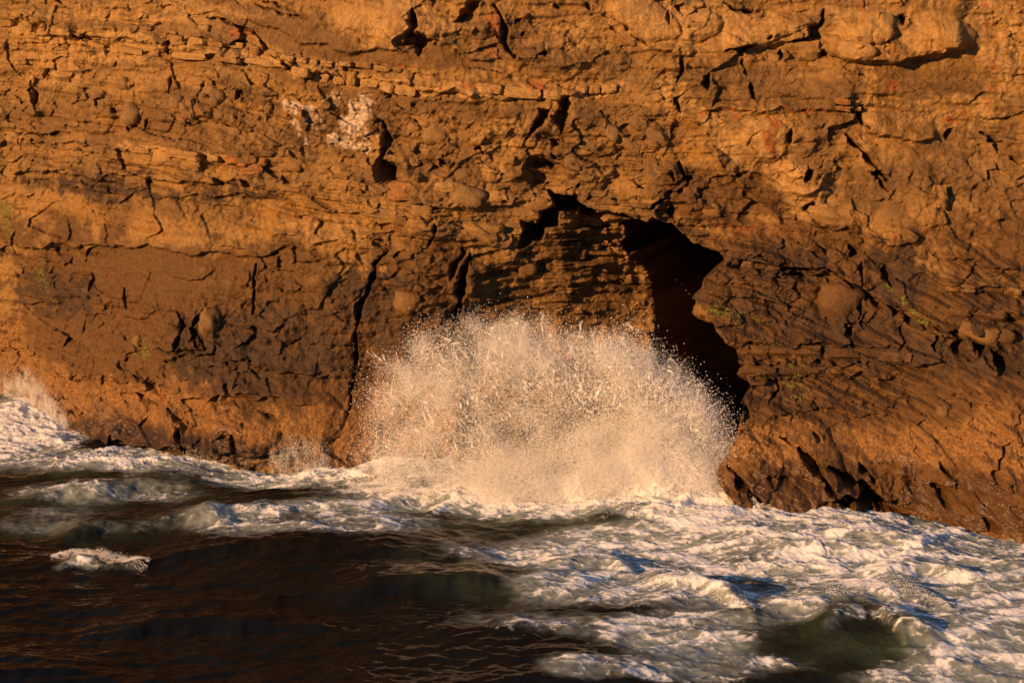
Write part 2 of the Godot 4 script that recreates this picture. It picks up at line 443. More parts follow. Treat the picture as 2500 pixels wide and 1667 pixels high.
	# --- the cave
	var cave_edge := trace([1590, 1240, 1600, 1000, 1630, 860, 1625, 760, 1600, 690, 1550, 645, 1540, 590, 1556, 548, 1590, 522, 1640, 540, 1690, 592, 1762, 628, 1722, 676, 1690, 735, 1740, 800, 1795, 850, 1828, 940, 1800, 1040, 1772, 1110, 1745, 1160, 1790, 1240])
	var cave_back := PackedVector2Array([Vector2(1.5, -3.0), Vector2(3.0, -4.5), Vector2(4.0, -7.0), Vector2(5.0, -11.0), Vector2(6.0, -13.0), Vector2(9.5, -15.0)])
	# the hollow left of it: set back a little, its roof a slanting lip
	var hollow_edge := trace([1120, 1240, 1130, 900, 1150, 700, 1200, 640, 1268, 616, 1300, 560, 1345, 512, 1400, 474, 1450, 506, 1520, 520, 1590, 536, 1640, 600, 1655, 660, 1660, 740, 1690, 860, 1700, 1240])
	var cave := new_mask()
	var hollow := new_mask()
	var cxr := range_x(-4.0, 11.0)
	var cyr := range_y(-2.0, 12.5)
	for j in range(cyr.x, cyr.y + 1):
		for i in range(cxr.x, cxr.y + 1):
			var n := j * nx + i
			var q := Vector2(gx[i] + WX[n] * 0.8, gy[j] + WY[n] * 0.8)
			cave[n] = smoothstep(-0.04, 0.35, in_polygon(q, cave_edge))
			hollow[n] = smoothstep(-0.03, 0.30, in_polygon(q, hollow_edge)) * (0.35 + 0.65 * smoothstep(-1.6, 1.4, gx[i]))
	print("cave ", Time.get_ticks_msec())
	# --- strata
	var fold_top := PackedVector2Array([Vector2(-60, 3), Vector2(-20, 1.6), Vector2(-13, 1.1), Vector2(-9, 0.2), Vector2(-4, -0.6), Vector2(2, -0.9), Vector2(8, -1.0), Vector2(14, -1.0), Vector2(20, -1.4), Vector2(60, -3)])
	var fold_low := PackedVector2Array([Vector2(-60, 2), Vector2(-20, 0.4), Vector2(-10, 0.0), Vector2(-4, 0.2), Vector2(2, 0.6), Vector2(6, 0.3), Vector2(9, -0.3), Vector2(12, -1.4), Vector2(16, -3.0), Vector2(20, -4.4), Vector2(60, -12)])
	make_cells()
	var n_big := noise(21, 0.11, 3)
	var n_mid := noise(22, 0.42, 4)
	var n_ridge := noise(23, 0.7, 4, FastNoiseLite.FRACTAL_RIDGED)
	var n_fine := noise(24, 2.6, 5)
	var n_lam := noise(25, 1.0, 4)
	var n_part := noise(26, 0.16, 3)
	var n_knob := cells(33, 1.25, FastNoiseLite.RETURN_DISTANCE, 0.35, 0.8)
	var strata := new_mask()
	var under := new_mask()
	var low_at := PackedFloat32Array()
	for y in gy: low_at.append(curve(lean, y))
	for i in nx:
		var x := gx[i]
		var ft := curve(fold_top, x)
		var fl := curve(fold_low, x)
		var zf := curve(foot_line, x)
		var zh := curve(head_line, x)
		var zb := curve(cave_back, x)
		for j in ny:
			var y := gy[j]
			var n := j * nx + i
			var up := smoothstep(6.0, 13.0, y)
			var low := low_at[j]
			var s := y - lerpf(fl, ft, up) + WY[n] * 0.25
			strata[n] = s
			var z := lerpf(zh, zf, low)
			var cv := cave[n]
			var ho := hollow[n]
			if ho > 0.0:
				var back := lerpf(z, minf(z, -1.5 - 0.12 * x - 0.35 * maxf(0.0, x - 2.0)), 1.0)
				z = lerpf(z, back, ho)
			if cv > 0.0:
				under[n] = maxf(0.0, z - zb) * cv
				z -= under[n]
			var sm := 1.0 - 0.85 * smooth[n]
			var part := n_part.get_noise_2d(x, y)
			var h := 0.75 * n_big.get_noise_2d(x, y) + 0.16 * n_mid.get_noise_2d(x, s * 1.2) * sm
			# bedding: thin beds that stand out and back
			var lam := n_lam.get_noise_2d(x * 0.22, s * 2.1) * (1.0 - 0.65 * low)
			var bed := s * 2.3 + 0.8 * part
			bed -= floor(bed)
			h += (0.20 + 0.32 * laminar[n]) * lam * sm + (0.03 + 0.12 * laminar[n]) * (0.5 - bed) * sm
			# broken faces, coarse and fine
			var wx := WX[n]
			var wy := WY[n]
			var coarse := facet(x * 0.62 + 0.25 * s + wx * 0.3 + 40.0, s * 1.05 - 0.2 * x + wy * 0.3 + 40.0)
			h += 0.24 * coarse * (0.35 + 0.65 * smoothstep(-0.2, 0.25, part)) * (0.25 + 0.75 * sm)
			var chip := smoothstep(-0.15, 0.3, -part + 0.3 * lam) * sm + 0.25 * sm
			if chip > 0.05: h += 0.18 * chip * facet(x * 1.9 - 0.5 * s + wx * 0.6 + 60.0, s * 2.9 + 0.4 * x + wy * 0.7 + 50.0)
			if lumpy[n] > 0.01:
				var kn := n_knob.get_noise_2d(x, y * 1.15) + 1.0
				h += lumpy[n] * 0.17 * (sqrt(maxf(0.0, 1.0 - kn * kn * 1.3)) - 0.6)
			h += (0.10 + 0.10 * low) * (n_ridge.get_noise_2d(x, y) - 0.4) * sm + (0.055 + 0.05 * low) * n_fine.get_noise_2d(x, y) * (0.5 + 0.5 * sm)
			var c := carve[n] * (1.0 - 0.5 * cv)
			H[n] = z + h + (add[n] + lift[n]) * (1.0 - cv) - c - 2.4 * maxf(0.0, y - 22.0 - 2.0 * part)  # rock slopes away above the view, shaped to dim the sea's reflections
	print("relief ", Time.get_ticks_msec())
	# --- mesh
	var verts := PackedVector3Array()
	var norms := PackedVector3Array()
	var cols := PackedColorArray()
	verts.resize(total)
	norms.resize(total)
	cols.resize(total)
	# --- colour: which matter and which tones lie where
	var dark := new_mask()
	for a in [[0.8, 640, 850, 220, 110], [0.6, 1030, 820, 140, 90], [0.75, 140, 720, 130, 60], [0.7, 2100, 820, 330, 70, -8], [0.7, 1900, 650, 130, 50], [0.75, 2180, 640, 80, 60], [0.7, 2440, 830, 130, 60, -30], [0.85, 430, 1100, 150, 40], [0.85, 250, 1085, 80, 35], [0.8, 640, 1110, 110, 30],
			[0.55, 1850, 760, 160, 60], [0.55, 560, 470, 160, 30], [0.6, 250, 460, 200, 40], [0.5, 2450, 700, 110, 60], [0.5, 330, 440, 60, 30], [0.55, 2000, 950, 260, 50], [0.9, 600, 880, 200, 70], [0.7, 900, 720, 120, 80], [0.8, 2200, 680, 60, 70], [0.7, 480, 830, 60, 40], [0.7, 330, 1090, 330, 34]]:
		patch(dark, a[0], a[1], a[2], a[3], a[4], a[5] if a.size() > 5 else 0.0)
	var brown_zone := new_mask()  # zones coloured a darker brown, the hollow and right foot among them
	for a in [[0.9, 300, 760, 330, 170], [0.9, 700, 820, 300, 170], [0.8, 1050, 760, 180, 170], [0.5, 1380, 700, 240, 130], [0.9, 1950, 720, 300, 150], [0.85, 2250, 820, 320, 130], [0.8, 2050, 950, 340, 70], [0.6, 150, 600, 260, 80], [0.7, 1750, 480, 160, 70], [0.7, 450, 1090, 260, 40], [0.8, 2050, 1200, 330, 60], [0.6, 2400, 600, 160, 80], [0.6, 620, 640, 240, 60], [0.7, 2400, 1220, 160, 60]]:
		patch(brown_zone, a[0], a[1], a[2], a[3], a[4])
	var shale := new_mask()
	for a in [[0.9, 720, 82, 230, 40, -18], [0.9, 1030, 140, 170, 26, -6], [0.7, 760, 200, 140, 26, -10], [0.8, 2250, 190, 180, 60], [0.7, 1900, 210, 160, 50], [0.6, 450, 290, 280, 90], [0.6, 1060, 320, 150, 110], [0.6, 1480, 340, 170, 80], [0.6, 2150, 400, 200, 90, -30], [0.5, 400, 680, 260, 100], [0.6, 150, 560, 160, 60], [0.5, 2350, 480, 150, 90], [0.6, 1680, 560, 200, 70], [0.7, 860, 330, 60, 130], [0.6, 1320, 120, 130, 60], [0.7, 1700, 200, 110, 60], [0.6, 620, 330, 130, 60], [0.6, 2080, 450, 160, 80], [0.6, 1250, 420, 120, 70], [0.6, 150, 300, 150, 60], [0.5, 420, 520, 300, 40], [0.5, 2420, 350, 110, 90]]:
		patch(shale, a[0], a[1], a[2], a[3], a[4], a[5] if a.size() > 5 else 0.0)
	var pale := new_mask()
	for a in [[0.9, 1580, 40, 90, 60, -25], [0.7, 2090, 90, 70, 60], [0.8, 2310, 85, 100, 45], [0.7, 920, 40, 110, 50], [0.6, 1830, 70, 120, 40], [0.7, 1860, 320, 60, 50], [0.7, 1920, 430, 40, 110, 35], [0.6, 250, 110, 260, 40], [0.6, 2420, 60, 90, 60], [0.6, 1140, 780, 30, 60], [0.5, 1400, 90, 120, 40], [0.5, 1220, 360, 60, 90, -20], [0.5, 1000, 720, 40, 40], [0.5, 2260, 930, 80, 30], [0.4, 800, 560, 120, 50], [0.7, 1700, 60, 110, 50], [0.6, 1760, 330, 26, 120, 40], [0.7, 1800, 470, 30, 90, 50], [0.6, 1980, 500, 60, 60], [0.5, 2330, 270, 120, 40], [0.6, 2130, 260, 16, 110], [0.6, 1640, 230, 40, 60, 30], [0.5, 980, 60, 160, 60], [0.5, 350, 30, 330, 30], [0.5, 120, 160, 130, 60], [0.6, 2450, 130, 60, 110], [0.5, 560, 130, 260, 20, -8], [0.85, 100, 76, 110, 14, -4], [0.85, 300, 94, 120, 14, -8], [0.9, 520, 122, 120, 14, -14], [0.9, 690, 160, 70, 14, -16], [0.9, 830, 186, 100, 16, -12], [0.9, 980, 212, 90, 16, -10], [0.9, 1150, 222, 110, 14, -4], [0.9, 1330, 228, 110, 14, -2], [0.85, 1460, 216, 60, 12, 4], [0.8, 430, 372, 150, 16, -6]]:
		patch(pale, a[0], a[1], a[2], a[3], a[4], a[5] if a.size() > 5 else 0.0)
	var foot := new_mask()
	for a in [[1, 300, 1000, 330, 110], [1, 700, 1020, 240, 100], [1, 2000, 1090, 300, 120], [1, 2350, 1110, 260, 150], [0.9, 60, 870, 160, 110], [0.8, 2300, 1000, 260, 80]]:
		patch(foot, a[0], a[1], a[2], a[3], a[4], a[5] if a.size() > 5 else 0.0)
	var streak := new_mask()
	for a in [[1, 2260, 70, 260, 90], [0.9, 1880, 340, 50, 80], [0.9, 2140, 280, 50, 110], [0.8, 1560, 50, 80, 70], [0.8, 900, 40, 100, 60], [0.7, 1830, 70, 120, 50], [0.7, 120, 110, 140, 70], [0.6, 1300, 222, 120, 16], [0.6, 930, 195, 120, 24], [0.6, 1000, 640, 140, 80]]:
		patch(streak, a[0], a[1], a[2], a[3], a[4])
	var white := new_mask()
	for a in [[0.9, 712, 258, 34, 22], [0.75, 760, 285, 40, 24, -40], [1.0, 870, 290, 34, 56, -20], [1.0, 840, 345, 50, 18, 12], [0.6, 895, 350, 22, 40], [0.5, 830, 250, 40, 20], [0.6, 730, 320, 40, 10, -40], [0.5, 230, 60, 14, 10], [0.5, 530, 150, 10, 18], [0.5, 605, 160, 10, 18], [0.4, 330, 444, 34, 10]]:
		patch(white, a[0], a[1], a[2], a[3], a[4], a[5] if a.size() > 5 else 0.0)
	var rust := new_mask()
	for a in [[0.9, 580, 80, 24, 14], [0.8, 1880, 330, 16, 60], [0.7, 2110, 40, 12, 30], [0.8, 1780, 545, 140, 16, -10], [0.7, 2180, 205, 14, 24], [0.6, 2350, 290, 50, 14], [0.6, 1120, 212, 40, 14], [0.6, 1310, 215, 50, 14], [0.6, 600, 400, 50, 24], [0.6, 2420, 200, 14, 60], [0.5, 45, 140, 10, 14], [0.6, 985, 160, 30, 10], [0.5, 1830, 270, 200, 10], [0.5, 2410, 40, 10, 60], [0.6, 1210, 60, 16, 30], [0.5, 390, 960, 30, 20], [0.5, 1950, 1110, 20, 14]]:
		patch(rust, a[0], a[1], a[2], a[3], a[4], a[5] if a.size() > 5 else 0.0)
	var ochre := new_mask()
	for a in [[0.8, 1650, 330, 60, 60], [0.8, 2200, 330, 50, 40], [0.7, 1760, 450, 120, 60, -40], [0.7, 700, 520, 260, 60], [0.6, 2130, 150, 200, 16], [0.7, 250, 520, 300, 50], [0.6, 870, 560, 160, 80], [0.6, 1380, 250, 90, 40], [0.6, 950, 130, 120, 30], [0.6, 2150, 560, 240, 60], [0.5, 1950, 120, 120, 40], [0.5, 330, 320, 200, 30], [0.5, 400, 30, 200, 40]]:
		patch(ochre, a[0], a[1], a[2], a[3], a[4], a[5] if a.size() > 5 else 0.0)
	var green := new_mask()
	for a in [[0.8, 15, 540, 20, 50], [0.7, 100, 660, 22, 50], [0.7, 340, 840, 22, 30], [0.9, 2220, 752, 46, 7, -48], [0.8, 1940, 940, 22, 40], [0.75, 1760, 760, 80, 12, -12], [0.6, 1350, 620, 24, 26], [0.6, 1224, 758, 8, 10], [0.5, 2100, 712, 10, 8], [0.5, 1800, 700, 16, 20], [0.5, 2450, 880, 20, 30], [0.5, 420, 890, 30, 12], [0.6, 1150, 640, 8, 16]]:
		patch(green, a[0], a[1], a[2], a[3], a[4], a[5] if a.size() > 5 else 0.0)
	print("masks ", Time.get_ticks_msec())
	var c_a := noise(41, 0.35, 5)
	var c_b := noise(42, 1.6, 5)
	var c_c := noise(43, 5.0, 4)
	var c_p := noise(45, 9.0, 3)
	var c_s := noise(44, 0.9, 4)
	var TAN := Vector3(0.315, 0.190, 0.058)
	var GREY := Vector3(0.210, 0.134, 0.050)
	var BROWN := Vector3(0.145, 0.078, 0.021)
	var PALE := Vector3(0.44, 0.285, 0.105)
	var OCHRE := Vector3(0.32, 0.165, 0.030)
	var RUST := Vector3(0.33, 0.110, 0.024)
	var FOOT := Vector3(0.265, 0.135, 0.036)
	var LICHEN := Vector3(0.050, 0.031, 0.017)
	var ADDED_TURF := Vector3(0.045, 0.045, 0.014)  # dark cliff top out of view, added to darken the sea's reflections
	var DEEP_BROWN := Vector3(0.120, 0.062, 0.015)
	var STAIN := Vector3(0.100, 0.052, 0.015)
	var WHITE := Vector3(0.60, 0.53, 0.46)
	var GREEN := Vector3(0.14, 0.135, 0.018)
	for j in ny:
		var ju := mini(j + 1, ny - 1)
		var jd := maxi(j - 1, 0)
		for i in nx:
			var n := j * nx + i
			var x := gx[i]
			var y := gy[j]
			var ir := mini(i + 1, nx - 1)
			var il := maxi(i - 1, 0)
			verts[n] = Vector3(x + 0.30 * under[n], y, H[n])
			var ex := Vector3(gx[ir] - gx[il] + 0.30 * (under[j * nx + ir] - under[j * nx + il]), 0.0, H[j * nx + ir] - H[j * nx + il])
			var ey := Vector3(0.30 * (under[ju * nx + i] - under[jd * nx + i]), gy[ju] - gy[jd], H[ju * nx + i] - H[jd * nx + i])
			norms[n] = ex.cross(ey).normalized()
			var a := c_a.get_noise_2d(x, strata[n] * 1.5)
			var b := c_b.get_noise_2d(x, y)
			var c := c_c.get_noise_2d(x, y)
			var bed := c_s.get_noise_2d(x * 0.18, strata[n] * 2.2)
			var col := TAN.lerp(GREY, smoothstep(-0.25, 0.35, a + 0.3 * b))
			col = col.lerp(BROWN, smoothstep(0.0, 0.45, bed + 0.25 * b) * 0.55)
			col = col.lerp(OCHRE, smoothstep(0.35, 0.85, ochre[n] * 0.8 + 0.7 * b + 0.25 * bed) * 0.8)
			col = col.lerp(BROWN.lerp(GREY, 0.35), smoothstep(0.22, 0.62, shale[n] * 0.85 + 0.40 * a + 0.25 * b) * 0.88)
			col = col.lerp(PALE, smoothstep(0.25, 0.7, pale[n] * 0.95 + 0.4 * b + 0.15 * c + 0.2 * a) * 0.9)
			if streak[n] > 0.05:
				var st := c_b.get_noise_2d(x * 1.9, y * 0.16 + 30.0) + 0.4 * c
				col = col.lerp(OCHRE, smoothstep(0.05, 0.4, st) * streak[n] * 0.75)
				col = col.lerp(PALE * 1.08, smoothstep(0.05, 0.4, -st) * streak[n] * 0.7)
			col = col.lerp(FOOT, smoothstep(0.3, 0.6, foot[n] + 0.5 * a + 0.3 * b) * 0.85)
			if foot[n] > 0.05:
				var sp := c_p.get_noise_2d(x, y) + 0.5 * b
				col = col.lerp(LICHEN, smoothstep(0.12, 0.38, sp) * foot[n] * 0.55)
				col = col.lerp(PALE, smoothstep(0.2, 0.5, -sp) * foot[n] * 0.45)
			col = col.lerp(RUST, smoothstep(0.4, 0.7, rust[n] * 0.9 + 0.6 * b) * 0.85)
			col = col.lerp(GREEN, smoothstep(0.42, 0.62, green[n] + 0.7 * b + 0.3 * c) * 0.85)
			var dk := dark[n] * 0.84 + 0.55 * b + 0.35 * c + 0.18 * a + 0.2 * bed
			col = col.lerp(DEEP_BROWN, smoothstep(0.22, 0.60, brown_zone[n] * 0.95 + 0.35 * a + 0.30 * b) * 0.94)
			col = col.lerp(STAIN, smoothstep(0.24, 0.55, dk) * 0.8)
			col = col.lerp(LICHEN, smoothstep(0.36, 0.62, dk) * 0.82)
			col = col.lerp(WHITE, smoothstep(0.35, 0.85, white[n] * 0.8 + (0.6 * c_b.get_noise_2d(x * 1.6, y * 0.5) + 0.35 * b + 0.5 * c) * smoothstep(0.0, 0.3, white[n])) * 0.85)
			if y > 21.0: col = col.lerp(ADDED_TURF, smoothstep(-0.15, 0.15, (y - 23.0) * 0.4 + a + b))
			col *= 1.0 + 0.35 * c + 0.15 * b
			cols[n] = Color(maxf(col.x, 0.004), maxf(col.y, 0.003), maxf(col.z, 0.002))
	var index := PackedInt32Array()
	var wet := PackedInt32Array()
	var wash := noise(46, 0.5, 4)
	for j in ny - 1:
		var near_sea := gy[j] < 3.6
		for i in nx - 1:
			var a := j * nx + i
			var c := a + nx
			if near_sea and gy[j] < 1.15 + 2.6 * wash.get_noise_2d(gx[i], gy[j]): wet.append_array([a, c, c + 1, a, c + 1, a + 1])
			else: index.append_array([a, c, c + 1, a, c + 1, a + 1])
	var arrays := []
	arrays.resize(Mesh.ARRAY_MAX)
	arrays[Mesh.ARRAY_VERTEX] = verts
	arrays[Mesh.ARRAY_NORMAL] = norms
	arrays[Mesh.ARRAY_COLOR] = cols
	arrays[Mesh.ARRAY_INDEX] = index
	var mesh := ArrayMesh.new()
	mesh.add_surface_from_arrays(Mesh.PRIMITIVE_TRIANGLES, arrays)
	rock_cols = cols
	cliff = Node3D.new()
	cliff.name = "cliff"
	add_child(cliff)
	tag(cliff, "weathered orange-brown sea cliff with folded rock beds and a dark cave at its foot", "cliff", "", "structure")
	var face := MeshInstance3D.new()
	face.name = "rock_face"
	face.mesh = mesh
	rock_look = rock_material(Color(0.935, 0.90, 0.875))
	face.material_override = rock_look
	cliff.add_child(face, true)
	var rows_wet := 0
	while gy[rows_wet] < 3.9: rows_wet += 1
	var part_of := []
	part_of.resize(Mesh.ARRAY_MAX)
	part_of[Mesh.ARRAY_VERTEX] = verts.slice(0, rows_wet * nx)
	part_of[Mesh.ARRAY_NORMAL] = norms.slice(0, rows_wet * nx)
	part_of[Mesh.ARRAY_COLOR] = cols.slice(0, rows_wet * nx)
	part_of[Mesh.ARRAY_INDEX] = wet
	var wet_mesh := ArrayMesh.new()
	wet_mesh.add_surface_from_arrays(Mesh.PRIMITIVE_TRIANGLES, part_of)
	var wet_rock := MeshInstance3D.new()
	wet_rock.name = "wet_rock"
	wet_rock.mesh = wet_mesh
	var wet_look := rock_material(Color(0.82, 0.79, 0.77))
	wet_look.roughness = 0.34
	wet_look.metallic_specular = 0.5
	wet_rock.material_override = wet_look
	wet_rock.set_meta("label", "wet glossy rock washed by the waves")
	cliff.add_child(wet_rock, true)
	print("cliff ", Time.get_ticks_msec(), " ", nx, "x", ny)

# rows of blocks: top edge, height, widths, tones
var rows := [
	[[419, 88, 500, 90, 580, 102, 640, 116], 20, 34, 60, ["pale", "tan", "pale"]], [[655, 118, 720, 134, 850, 156], 17, 20, 44, ["pale", "tan"]], [[716, 160, 780, 174, 850, 188], 24, 34, 54, ["pale", "tan", "pale"]],
	[[850, 172, 920, 184, 1025, 206], 34, 22, 60, ["pale", "tan", "pale", "tan"]], [[830, 146, 900, 152, 985, 166], 15, 26, 50, ["tan", "pale", "tan"]], [[1166, 200, 1260, 210, 1380, 222], 27, 40, 96, ["pale", "pale", "pale", "tan"]], [[1402, 204, 1450, 206, 1508, 208], 22, 22, 44, ["pale", "pale", "tan"]],
	[[307, 352, 400, 358, 546, 376], 21, 70, 120, ["pale", "tan"]], [[0, 44, 60, 46, 130, 56], 24, 44, 70, ["tan", "pale"]], [[210, 92, 280, 110, 400, 122], 20, 50, 110, ["pale", "tan"]], [[412, 124, 520, 128, 680, 150], 18, 60, 130, ["tan", "tan", "pale"]], [[1815, 852, 1960, 856, 2224, 862], 26, 54, 130, ["brown", "tan", "grey", "brown"]],
	[[1812, 905, 1930, 912, 2060, 906], 22, 40, 110, ["brown", "grey", "dark"]], [[1772, 634, 1840, 646, 1905, 656], 15, 24, 44, ["tan", "brown"]], [[1436, 548, 1500, 552, 1560, 560], 20, 30, 70, ["brown", "grey"]], [[1380, 596, 1460, 604, 1545, 612], 18, 24, 60, ["brown", "dark"]], [[2312, 700, 2400, 704, 2500, 714], 18, 40, 90, ["brown", "tan", "grey"]],
	[[2316, 752, 2400, 756, 2500, 772], 20, 44, 100, ["brown", "grey", "tan"]], [[2036, 240, 2100, 246], 13, 30, 44, ["pale", "orange"]], [[2040, 256, 2104, 262], 12, 28, 46, ["orange", "pale"]], [[860, 436, 905, 450, 940, 462], 22, 34, 52, ["pale", "tan"]], [[1290, 484, 1340, 484], 34, 40, 52, ["tan", "brown"]]]

func between(r: Array) -> Array:
	var out := []
	for k in range(2, r[0].size(), 2): out += [r[0][k], r[0][k + 1] + r[1] * 0.5]
	return out

var cliff: Node3D
var rock_cols: PackedColorArray

func cliff_z(x: float, y: float) -> float:
	var i := clampi(i0 + int(round((x - CX0) / CS)), 0, nx - 1)
	var j := clampi(j0 + int(round((y - CY0) / CS)), 0, ny - 1)
	return H[j * nx + i]

# ------------------------------------------------------------------ sea
const SX0 := -24.0
const SX1 := 20.0
const SZ0 := -13.0
const SZ1 := 29.0
const SNX := 1024
const SNZ := 512
var sea_h: PackedFloat32Array
var cover: PackedFloat32Array
var airy: PackedFloat32Array
var lump: PackedFloat32Array

func sea_patch(mask: PackedFloat32Array, v: float, px: float, py: float, rx_: float, ry_: float, turn := 0.0, mode := 0) -> void:
	# an oval seen from the headland, laid on the water
	var c := afloat(px, py)
	var e := afloat(px + rx_, py)
	var f := afloat(px, py + ry_)
	var a := absf(e.x - c.x)
	var b := absf(f.y - c.y)
	var dx := (SX1 - SX0) / (SNX - 1)
	var dz := (SZ1 - SZ0) / (SNZ - 1)
	var r := maxf(a, b) * 1.6
	var co := cos(deg_to_rad(turn))
	var si := sin(deg_to_rad(turn))
	for j in range(clampi(int((c.y - r - SZ0) / dz), 0, SNZ - 1), clampi(int((c.y + r - SZ0) / dz), 0, SNZ - 1) + 1):
		for i in range(clampi(int((c.x - r - SX0) / dx), 0, SNX - 1), clampi(int((c.x + r - SX0) / dx), 0, SNX - 1) + 1):
			var x := SX0 + i * dx - c.x
			var z := SZ0 + j * dz - c.y
			var u := (x * co + z * si) / a
			var w := (-x * si + z * co) / b
			var d := u * u + w * w
			if d < 2.25:
				var n := j * SNX + i
				var g := v * smoothstep(2.25, 0.1, d)
				if mode == 0: mask[n] = maxf(mask[n], g)
				elif mode == 1: mask[n] += g
				else: mask[n] *= 1.0 - g

# a wave crest along a line on the water: height, breadth of the front (towards the headland) and of the back
func crest(high: float, front: float, back: float, pts: Array, froth := 0.0) -> void:
	var line := PackedVector2Array()
	for k in range(0, pts.size(), 2): line.append(afloat(pts[k], pts[k + 1]))
	var dx := (SX1 - SX0) / (SNX - 1)
	var dz := (SZ1 - SZ0) / (SNZ - 1)
	var lo := line[0].x
	var hi := line[line.size() - 1].x
	for i in range(clampi(int((lo - SX0) / dx), 0, SNX - 1), clampi(int((hi - SX0) / dx), 0, SNX - 1) + 1):
		var x := SX0 + i * dx
		var k := 0
		while k < line.size() - 2 and x > line[k + 1].x: k += 1
		var t := clampf((x - line[k].x) / maxf(line[k + 1].x - line[k].x, 0.01), 0.0, 1.0)
		var z0 := lerpf(line[k].y, line[k + 1].y, smoothstep(0, 1, t)) + 0.35 * wob.get_noise_1d(x * 2.0)
		var s := clampf((x - lo) / (hi - lo), 0.0, 1.0)
		var ends := smoothstep(0.0, 0.25, s) * smoothstep(1.0, 0.75, s) * (0.9 + 0.5 * wob.get_noise_1d(x * 1.1 + 50.0))
		for j in range(clampi(int((z0 - back * 3 - SZ0) / dz), 0, SNZ - 1), clampi(int((z0 + front * 3 - SZ0) / dz), 0, SNZ - 1) + 1):
			var d := SZ0 + j * dz - z0
			var g := exp(-d * d / (front * front * 0.45)) if d > 0 else exp(-d * d / (back * back))
			sea_h[j * SNX + i] += 0.66 * high * ends * g
			if froth > 0.0: cover[j * SNX + i] = maxf(cover[j * SNX + i], froth * ends * exp(-pow((d - 0.3 * front) / (front * 0.9), 2.0)))

var wob: FastNoiseLite

